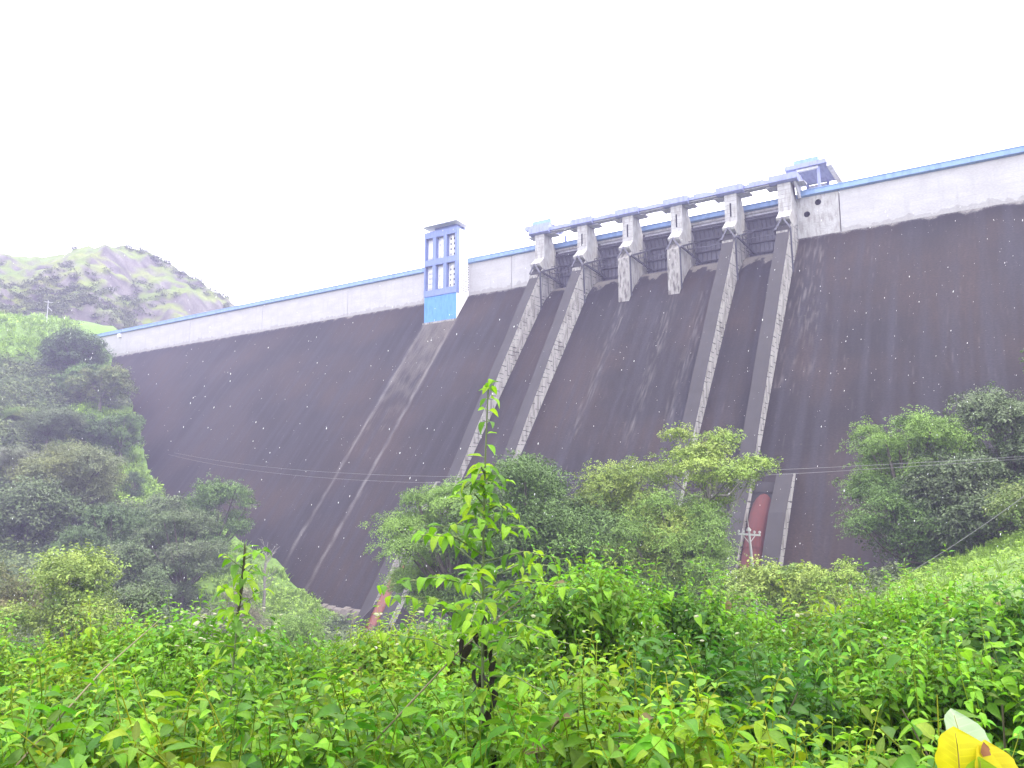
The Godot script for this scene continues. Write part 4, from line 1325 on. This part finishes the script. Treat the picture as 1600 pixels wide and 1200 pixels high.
func shrub(label: String, spot: Vector2, top: float, radius: float, seed_: int, shoots: int, a: Color, b: Color, count: int) -> void:
	rng.seed = seed_
	var g := land(spot.x, spot.y)
	var o := thing("leafy_shrub", label, "shrub", Vector3(spot.x, g, spot.y), "leafy shrubs of the foreground thicket")
	var h := top - g
	var lumps: Array = []
	for k in 7:
		var an := TAU * k / 7.0 + rng.randf()
		var q := radius * rng.randf_range(0.3, 0.75)
		lumps.append([Vector3(cos(an) * q, h - 0.12 - rng.randf() * 0.4 - 0.5 * q, sin(an) * q), radius * rng.randf_range(0.26, 0.48)])
	lumps.append([Vector3(0, h - 0.45, 0), radius * 0.5])
	var tone: Array = []
	for k in lumps.size():
		tone.append(rng.randf())
	var grow := 1.3 if count < 300 and spot.length() < 4.5 else 1.0
	for k in 6:
		var st := begin(true)
		var e: Vector3 = lumps[k][0]
		var p := Vector3(rng.randf_range(-0.15, 0.15), -0.2, rng.randf_range(-0.15, 0.15))
		add_tube(st, [p, p.lerp(e, 0.5) + Vector3(0, 0.15, 0), e + Vector3(0, lumps[k][1] * 0.6, 0)], [0.011, 0.008, 0.004], 5, Color(0.10, 0.085, 0.05))
		obj("stem", st, M.stem, o)
	var parts: Array = [[], [], [], []]
	var tones: Array = [[], [], [], []]
	for k in count:
		var which := rng.randi() % lumps.size()
		var lump: Array = lumps[which]
		var v := Vector3(rng.randfn(), absf(rng.randfn()) * 1.1 - 0.25, rng.randfn()).normalized()
		var r: float = lump[1]
		var q := r * (rng.randf_range(0.75, 1.0) if rng.randf() < 0.75 else rng.randf_range(0.2, 0.8))
		var p: Vector3 = lump[0] + Vector3(v.x * q, v.y * q * 0.85 - 0.3, v.z * q)
		if in_hollow(spot + Vector2(p.x, p.z)):
			continue
		var up := (v * 0.7 + Vector3(0, 0.75, 0) + Vector3(rng.randfn(), 0, rng.randfn()) * 0.25).normalized()
		leafy(parts[k % 4], tones[k % 4], p, up, grow * rng.randf_range(0.75, 1.2), a.lerp(b, clampf(tone[which] * 0.8 + rng.randf() * 0.35, 0.0, 1.0)) * rng.randf_range(0.75, 1.25))
	for k in count / 4:   # lower skirt
		var an := rng.randf() * TAU
		var q := radius * sqrt(rng.randf()) * 1.05
		if in_hollow(spot + Vector2(cos(an), sin(an)) * q):
			continue
		leafy(parts[k % 4], tones[k % 4], Vector3(cos(an) * q, h * rng.randf_range(0.1, 0.65), sin(an) * q), (Vector3(cos(an), 1.0, sin(an)) + Vector3(rng.randfn(), 0, rng.randfn()) * 0.3).normalized(), rng.randf_range(0.8, 1.2), a.lerp(b, rng.randf() * 0.6) * rng.randf_range(0.7, 1.1))
	for k in 4:
		scatter("foliage", sprigs[(seed_ % 3) * 4 + (k + seed_) % 4], M.leaf, o, parts[k], tones[k])
	# shoots that stand out of the mass
	var sp: Array = []
	var sn: Array = []
	for k in shoots:
		var lump: Array = lumps[rng.randi() % lumps.size()]
		var v := Vector3(rng.randf_range(-0.7, 0.7), 1, rng.randf_range(-0.7, 0.7)).normalized()
		leafy(sp, sn, lump[0] + v * lump[1] * 0.75 - Vector3(0, 0.25, 0), (v + Vector3(0, 1.2, 0)).normalized(), rng.randf_range(0.75, 1.15), Color(b.r * 1.1, b.g * 1.1, b.b * 2.0) * rng.randf_range(0.8, 1.25))
	scatter("shoots", sprigs[12 + seed_ % 3], M.leaf, o, sp, sn)
	# the largest leaves one by one
	var c_top := Color(b.r * 1.15, b.g * 1.1, b.b * 1.6)
	var looks: Array = [leaf_look(a), leaf_look(a.lerp(b, 0.5)), leaf_look(b), leaf_look(c_top)]
	for k in 60:
		var lump: Array = lumps[rng.randi() % lumps.size()]
		var v := Vector3(rng.randfn() - spot.x * 0.12, absf(rng.randfn()) + 0.1, rng.randfn() - spot.y * 0.12).normalized()
		var p: Vector3 = lump[0] + Vector3(v.x, v.y * 0.85, v.z) * lump[1] * rng.randf_range(0.95, 1.12)
		var leaf := mesh_node("leaf", leaves[rng.randi() % 5], looks[rng.randi() % 4] if k % 15 else M.dry_leaf, o)
		if in_hollow(spot + Vector2(p.x, p.z)):
			p.y -= 0.5
		var l := rng.randf_range(0.10, 0.16)
		leaf.transform = aim(p, Vector3(v.x + rng.randfn() * 0.4, rng.randf_range(-0.8, 0.15), v.z + rng.randfn() * 0.4), rng.randf_range(-0.6, 0.6)) * Transform3D(Basis.from_scale(Vector3(l, l, l)), Vector3.ZERO)

func build_thicket() -> void:
	var a := Color(0.070, 0.21, 0.010)
	var b := Color(0.22, 0.47, 0.016)
	var c := Color(0.050, 0.16, 0.016)
	var y := Color(0.30, 0.48, 0.018)
	# px across, metres ahead, row of the top in the view, radius
	var list: Array = [
		[20, 9.0, 985, 1.0, a, b, "shrub at the far left of the thicket, below the russet-tipped bush"],
		[165, 8.6, 955, 1.0, a, y, "shrub in the thicket's back row, second from the left edge"],
		[330, 8.2, 948, 0.95, a, b, "shrub in the back row behind the leaning dry stalk, white flower heads near"],
		[480, 9.0, 985, 1.0, a, b, "lower back-row shrub below the grassy bush at the dam's toe"],
		[620, 8.4, 965, 1.0, a, y, "back-row shrub just left of the tall central stem"],
		[760, 8.6, 950, 0.95, a, b, "back-row shrub directly behind the foot of the tall central stem"],
		[915, 7.6, 848, 0.7, c, b, "steep-sided shrub peak right of the tall central stem"],
		[1040, 8.4, 895, 0.85, c, b, "pointed back-row shrub between the shrub peak and the power pole"],
		[1170, 9.4, 955, 1.1, a, b, "back-row shrub below the foot of the power pole"],
		[1320, 9.2, 935, 1.1, a, y, "back-row shrub below the small upright bush"],
		[1470, 8.0, 885, 0.9, c, b, "high back-row shrub below the right grass slope"],
		[1620, 7.0, 880, 1.0, c, b, "tall shrub on the right edge, beside the grass slope"],
		[90, 5.6, 1015, 0.95, a, y, "middle-row shrub on the left, in front of the far-left shrub"],
		[300, 5.4, 1005, 0.9, a, b, "middle-row shrub at the foot of the dry-tipped stalk"],
		[520, 5.6, 1015, 0.95, a, y, "middle-row shrub with yellowest leaves, left of centre"],
		[700, 5.2, 1010, 0.8, a, b, "middle-row shrub at the foot of the tall central stem"],
		[930, 5.6, 990, 0.9, a, y, "middle-row shrub below the steep-sided shrub peak"],
		[1130, 5.6, 985, 0.95, c, a, "darker middle-row shrub right of centre"],
		[1330, 6.0, 975, 1.0, c, b, "middle-row shrub above the dark hollow on the right"],
		[1540, 4.8, 985, 0.85, a, b, "middle-row shrub at the right edge above the big yellow leaves"],
		[40, 3.5, 1085, 0.7, a, b, "front shrub filling the bottom left corner"],
		[250, 3.4, 1085, 0.7, a, y, "front shrub second from the bottom left corner"],
		[460, 3.4, 1090, 0.7, c, b, "front shrub below the yellowest middle-row shrub"],
		[660, 3.5, 1100, 0.65, a, b, "front shrub left of the dark stem foot at the bottom centre"],
		[890, 3.5, 1075, 0.7, a, b, "front shrub right of the dark stem foot at the bottom centre"],
		[1090, 3.5, 1060, 0.7, a, y, "front shrub left of the dark hollow, brightest at the bottom"],
		[1270, 3.2, 1150, 0.5, c, b, "low front shrub under the dark hollow"],
		[1440, 3.4, 1125, 0.5, a, y, "pale yellow-green front shrub left of the big yellow leaves"],
	]
	for k in list.size():
		var r: Array = list[k]
		var spot := bearing(r[0], r[1])
		var top: float = r[1] * (770.0 - r[2]) / 1230.0
		var close: bool = r[1] < 4.5
		shrub("leafy green " + r[6], spot, top, r[3], 400 + k, 26 if r[1] > 7.0 else 16, r[4], r[5], int((190.0 if close else 330.0) * (r[3] / 0.8) * (r[3] / 0.8)))
	# undergrowth between and beneath them
	rng.seed = 601
	var parts: Array = [[], [], [], []]
	var tones: Array = [[], [], [], []]
	for k in 3000:
		var far := 2.0 + 10.5 * pow(rng.randf(), 0.8)
		var spot := bearing(rng.randf_range(-160.0, 1760.0), far)
		var roof := -0.9 - 0.11 * far - 0.25
		if in_hollow(spot) or spot.distance_to(bearing(775.0, 3.1)) < 0.22:
			continue
		var g := land(spot.x, spot.y)
		var h := lerpf(g, roof, pow(rng.randf(), 0.5))
		leafy(parts[k % 4], tones[k % 4], Vector3(spot.x, h - 0.3, spot.y), (Vector3(rng.randfn() * 0.35, 1, rng.randfn() * 0.35)).normalized(), rng.randf_range(0.7, 1.15), a.lerp(b, rng.randf() * 0.8) * rng.randf_range(0.7, 1.15))
	for k in 4:
		scatter("undergrowth", sprigs[k * 2 + 1], M.leaf, self, parts[k], tones[k])

func leafy_branch(o: Node3D, pts: Array, r0: float, r1: float, pairs: int, l0: float, l1: float, looks: Array, from := 0.1) -> void:
	var st := begin(true)
	var rad: Array = []
	for k in pts.size():
		rad.append(lerpf(r0, r1, float(k) / (pts.size() - 1)))
	add_tube(st, pts, rad, 6, Color(0.10, 0.13, 0.05))
	obj("stem", st, M.stem, o)
	var turn := rng.randf() * TAU
	for k in pairs:
		var t := lerpf(from, 1.0, float(k) / maxf(pairs - 1.0, 1.0))
		var f := t * (pts.size() - 1)
		var i := mini(int(f), pts.size() - 2)
		var at: Vector3 = pts[i].lerp(pts[i + 1], f - i)
		turn += PI / 2 + rng.randf_range(-0.35, 0.35)
		for s: float in [0.0, PI]:
			if rng.randf() < 0.12:
				continue
			var a := turn + s + rng.randf_range(-0.3, 0.3)
			var l := lerpf(l0, l1, t) * rng.randf_range(0.7, 1.15)
			var dir := Vector3(cos(a), rng.randf_range(-0.9, 0.25), sin(a))
			var out := Vector3(cos(a), 0.25, sin(a)).normalized() * l * 0.22
			st = begin(true)
			add_tube(st, [at, at + out], [0.0022, 0.0013], 4, Color(0.16, 0.2, 0.06))
			obj("leaf_stalk", st, M.stem, o)
			var leaf := mesh_node("leaf", leaves[rng.randi() % 5], looks[rng.randi() % looks.size()], o)
			leaf.transform = aim(at + out, dir, rng.randf_range(-0.5, 0.5)) * Transform3D(Basis.from_scale(Vector3(l, l, l)), Vector3.ZERO)

func build_plants() -> void:
	var looks: Array = [leaf_look(Color(0.10, 0.25, 0.014)), leaf_look(Color(0.18, 0.40, 0.016)), leaf_look(Color(0.25, 0.48, 0.018)), leaf_look(Color(0.13, 0.28, 0.04)), leaf_look(Color(0.32, 0.50, 0.03))]
	rng.seed = 701
	var base := Vector3(-2.22, land(-2.22, -3.05), -3.05)
	var o := thing("tall_plant", "tall single-stemmed leafy plant rising highest at the centre, against the dam", "plant", base)
	var tip := Vector3(-2.05, 0.49, -2.92) - base
	var foot := Vector3(0, -0.1, 0)
	var spine: Array = []
	for k in 9:
		var t := k / 8.0
		spine.append(foot.lerp(tip, t) + Vector3(0.025 * sin(t * 5.0), 0, 0.02 * sin(t * 4.0)))
	leafy_branch(o, spine, 0.011, 0.003, 26, 0.125, 0.07, looks, 0.5)
	leafy_branch(o, [tip - Vector3(0, 0.02, 0), tip + Vector3(0.005, 0.03, 0)], 0.003, 0.001, 4, 0.06, 0.035, looks, 0.1)
	for k in 34:   # side branches, long below and short above
		var t := lerpf(0.52, 0.86, k / 33.0)
		var f := t * 8.0
		var s: Vector3 = spine[int(f)].lerp(spine[mini(int(f) + 1, 8)], f - int(f))
		var a := k * 2.4 + rng.randf_range(-0.4, 0.4)
		var long_ := lerpf(0.50, 0.10, smoothstep(0.62, 0.84, t)) * rng.randf_range(0.75, 1.2)
		var d := Vector3(cos(a), rng.randf_range(0.0, 0.55), sin(a)).normalized() * long_
		leafy_branch(o, [s, s + d * 0.5 + Vector3(0, 0.03, 0), s + d + Vector3(0, -0.02, 0)], 0.0042, 0.0014, int(3 + long_ * 10), 0.108, 0.062, looks, 0.35)
	# withered leaves hanging round its foot
	var dry := leaf_look(Color(0.028, 0.024, 0.018))
	for k in 26:
		var leaf := mesh_node("dry_leaf", leaves[rng.randi() % 5], dry, o)
		var s: Vector3 = spine[2].lerp(spine[5], rng.randf())
		var l := rng.randf_range(0.07, 0.13)
		leaf.transform = aim(s + Vector3(rng.randfn(), 0, rng.randfn()) * 0.04, Vector3(rng.randfn() * 0.25, -1, rng.randfn() * 0.25), rng.randf() * 3.0) * Transform3D(Basis.from_scale(Vector3(l * 0.7, l, l)), Vector3.ZERO)
	# the shorter stalk on the left, its tip withered
	base = Vector3(-3.56, land(-3.56, -2.72), -2.72)
	o = thing("tall_plant", "shorter stalk with a withered dark tip on the left, before the valley trees", "plant", base)
	rng.seed = 702
	tip = Vector3(-3.42, -0.27, -2.68) - base
	spine = []
	for k in 7:
		var t := k / 6.0
		spine.append(foot.lerp(tip, t) + Vector3(0.02 * sin(t * 6.0), 0, 0.015 * sin(t * 4.0)))
	leafy_branch(o, spine, 0.009, 0.004, 9, 0.15, 0.075, looks, 0.4)
	for k in 24:
		var t := lerpf(0.42, 0.97, k / 23.0)
		var f := t * 6.0
		var s: Vector3 = spine[mini(int(f), 5)].lerp(spine[mini(int(f) + 1, 6)], f - int(f))
		var a := k * 2.4
		var d := Vector3(cos(a), rng.randf_range(0.2, 0.8), sin(a)).normalized() * lerpf(0.3, 0.11, t)
		leafy_branch(o, [s, s + d * 0.5, s + d], 0.0035, 0.0014, 4, 0.11, 0.06, looks, 0.3)
	var st := begin(true)
	add_tube(st, [spine[5], spine[5].lerp(tip, 0.6) + Vector3(0.01, 0, 0), tip + Vector3(0, 0.02, 0)], [0.006, 0.010, 0.003], 7, Color(0.05, 0.04, 0.025))
	obj("withered_tip", st, M.stem, o)
	# three thin dry stems leaning through the thicket
	var canes: Array = [[Vector3(-3.5, -1.4, -1.35), Vector3(-3.75, -0.62, -2.45), "long dry cane leaning right through the shrubs at the left"], [Vector3(-2.75, -1.4, -2.5), Vector3(-1.95, -0.45, -3.05), "dark cane slanting up to the tall central stem from the left"]]
	for c: Array in canes:
		st = begin(true)
		var p: Vector3 = c[0]
		var q: Vector3 = c[1]
		add_tube(st, [p, p.lerp(q, 0.35) + Vector3(0, 0.03, 0), p.lerp(q, 0.7) + Vector3(0, 0.05, 0), q], [0.0055, 0.005, 0.004, 0.002], 6, Color(0.14, 0.12, 0.06))
		tag(obj("cane", st, M.stem, self), c[2], "stem", "dry canes in the thicket")
	# the plant with big yellowing leaves, close to the eye at the lower right
	base = Vector3(-0.185, land(-0.185, -2.295), -2.295)
	o = thing("yellow_leaved_plant", "plant with big yellow leaves close by at the bottom right", "plant", base)
	rng.seed = 703
	st = begin(true)
	add_tube(st, [Vector3(0, -0.1, 0), Vector3(-0.02, 0.6, 0), Vector3(0, -0.70 - base.y, 0)], [0.014, 0.011, 0.007], 8, Color(0.2, 0.19, 0.06))
	obj("stem", st, M.stem, o)
	var hub := Vector3(0, -0.703 - base.y, 0)
	var yellow := leaf_look(Color(0.62, 0.56, 0.012))
	var gold := leaf_look(Color(0.66, 0.55, 0.02))
	var half := leaf_look(Color(0.26, 0.42, 0.015))
	var pale := leaf_look(Color(0.42, 0.55, 0.36))
	var cream := leaf_look(Color(0.6, 0.6, 0.36))
	var right := Vector3(0.834, 0, -0.552)
	var back := Vector3(-0.552, 0, -0.834)
	var specs: Array = [["yellow_leaf", yellow, right * 0.18 + Vector3(0, 1, 0) + back * 0.1, 0.165, 0.20, "broad yellow leaf with a dark midrib", right * -0.035],
		["pale_leaf", pale, right * 0.22 + Vector3(0, 1, 0) + back * 0.35, 0.215, 0.17, "pale whitish green torn leaf behind the yellow ones", back * 0.03],
		["gold_leaf", gold, right * 0.25 + Vector3(0, 1, 0) + back * 0.1, 0.13, 0.16, "golden leaf with a brown hole", right * 0.035],
		["half_green_leaf", half, right * 0.1 + Vector3(0, 0.9, 0) - back * 0.2, 0.095, 0.14, "half green leaf in front", back * -0.02],
		["cream_leaf", cream, right * 0.7 + Vector3(0, 0.7, 0) + back * 0.5, 0.15, 0.07, "small cream leaf on the right", right * 0.03 + back * 0.03]]
	for s: Array in specs:
		st = begin(true)
		var d: Vector3 = s[2]
		# the blades stand upright, their upper sides turned towards the path
		var z := d.normalized()
		var x := (-back * 0.9 + Vector3(0, 0.3, 0) + right * rng.randf_range(-0.3, 0.3)).cross(z).normalized()
		var t := Transform3D(Basis(x, z.cross(x), z), hub + s[6])
		add_leaf(st, t, s[3] * 0.88, s[4] * 0.82, 0.22, Color.WHITE, 12, true)
		st.generate_normals()
		var leaf := obj(s[0], st, s[1], o)
		leaf.set_meta("label", s[5])
		st = begin(true)
		var pts: Array = []
		for k in 6:
			var v := k / 5.0
			pts.append(t * Vector3(0, -0.22 * s[3] * 0.88 * v * v * 0.81 + 0.002, s[3] * 0.88 * v * 0.9 * (1.0 - 0.05 * v)))
		add_tube(st, pts, [0.0022, 0.002, 0.0017, 0.0014, 0.001, 0.0006], 4, Color(0.2, 0.15, 0.02))
		obj("midrib", st, M.stem, leaf)
		if s[0] == "gold_leaf":
			st = begin(true)
			add_leaf(st, t * Transform3D(Basis(), Vector3(0.025, 0.005, 0.07)), 0.035, 0.03, 0.1, Color(0.2, 0.08, 0.03), 4)
			st.generate_normals()
			obj("brown_spot", st, M.stem, leaf)

func build_flowers() -> void:
	# cream flower heads of the scrambling shrubs
	rng.seed = 801
	var st := begin(false)
	for k in 22:
		var a := k * 2.4
		var r := 0.02 * sqrt(k / 22.0)
		add_frame(st, Transform3D(Basis.from_scale(Vector3.ONE * 0.0055), Vector3(cos(a) * r, 0.006 * cos(r * 60.0), sin(a) * r)))
	var mesh := st.commit()
	var places: Array = []
	var tints: Array = []
	for k in 130:
		var px := rng.randfn(350.0, 45.0) if k < 80 else rng.randf_range(560.0, 1500.0)
		var far := rng.randf_range(4.6, 7.6)
		var spot := bearing(px, far)
		var row := rng.randf_range(940.0, 1000.0)
		places.append(Transform3D(Basis.from_euler(Vector3(rng.randf_range(-0.5, 0.5), rng.randf() * TAU, rng.randf_range(-0.5, 0.5))).scaled(Vector3.ONE * rng.randf_range(0.5, 0.9)), Vector3(spot.x, far * (770.0 - row) / 1230.0, spot.y)))
		tints.append(vary(Color(0.24, 0.27, 0.14), Color(0.40, 0.41, 0.27)))
	scatter("flower_heads", mesh, M.crown, self, places, tints)

func build_rain() -> void:
	var drop := SphereMesh.new()
	drop.radius = 0.5
	drop.height = 1.0
	drop.radial_segments = 8
	drop.rings = 5
	var m := plain(Color(0.85, 0.85, 0.88), 0.1)
	m.vertex_color_use_as_albedo = true
	rng.seed = 901
	var places: Array = []
	var tints: Array = []
	for k in 2400:
		var far := 3.0 + 20.0 * pow(rng.randf(), 1.2)
		var spot := bearing(rng.randf_range(-60.0, 1660.0), far)
		var y := far * (770.0 - rng.randf_range(300.0, 1000.0)) / 1230.0
		var s := rng.randf_range(0.0016, 0.0030)
		var b := Basis.from_euler(Vector3(rng.randf_range(-0.2, 0.1), 0, rng.randf_range(-0.35, -0.1)))
		places.append(Transform3D(b * Basis.from_scale(Vector3(s, s * rng.randf_range(2.4, 3.6), s)), Vector3(spot.x, y, spot.y)))
		tints.append(Color.WHITE)
	scatter("rain", drop, m, self, places, tints)

# ---------------------------------------------------------------- everything
func _ready() -> void:
	var cam := Camera3D.new()
	cam.name = "camera"
	cam.fov = 52.0
	cam.near = 0.05
	cam.far = 5000.0
	cam.rotation_degrees = Vector3(8.0, 33.5, 0.0)
	add_child(cam)
	cam.current = true
	var env := Environment.new()
	env.background_mode = Environment.BG_SKY
	var sky := ProceduralSkyMaterial.new()
	sky.sky_top_color = Color(0.97, 0.975, 1.0)
	sky.sky_horizon_color = Color(0.985, 0.975, 1.0)
	sky.ground_bottom_color = Color(0.25, 0.27, 0.22)
	sky.ground_horizon_color = Color(0.6, 0.6, 0.6)
	sky.sky_curve = 0.2
	sky.energy_multiplier = 1.9
	env.sky = Sky.new()
	env.sky.sky_material = sky
	env.tonemap_mode = Environment.TONE_MAPPER_LINEAR
	env.tonemap_exposure = 2.9
	env.fog_enabled = true
	env.fog_density = 0.001
	env.fog_light_color = Color(0.84, 0.82, 1.0)
	env.sdfgi_enabled = true
	env.ssao_enabled = true
	env.ssil_enabled = true
	var we := WorldEnvironment.new()
	we.name = "world"
	we.environment = env
	add_child(we)
	var sun := DirectionalLight3D.new()
	sun.name = "sun"
	sun.light_energy = 0.5
	sun.light_angular_distance = 14.0
	sun.light_color = Color(1.0, 0.97, 0.92)
	sun.shadow_enabled = true
	sun.rotation_degrees = Vector3(-66.0, 100.0, 0.0)
	add_child(sun)

	make_materials()
	make_leaves()
	build_land()
	build_dam()
	build_gates()
	build_bridge()
	build_hoist_houses()
	build_tower()
	build_penstocks()
	build_lines()
	build_trees()
	build_slopes()
	build_thicket()
	build_plants()
	build_flowers()
	build_rain()
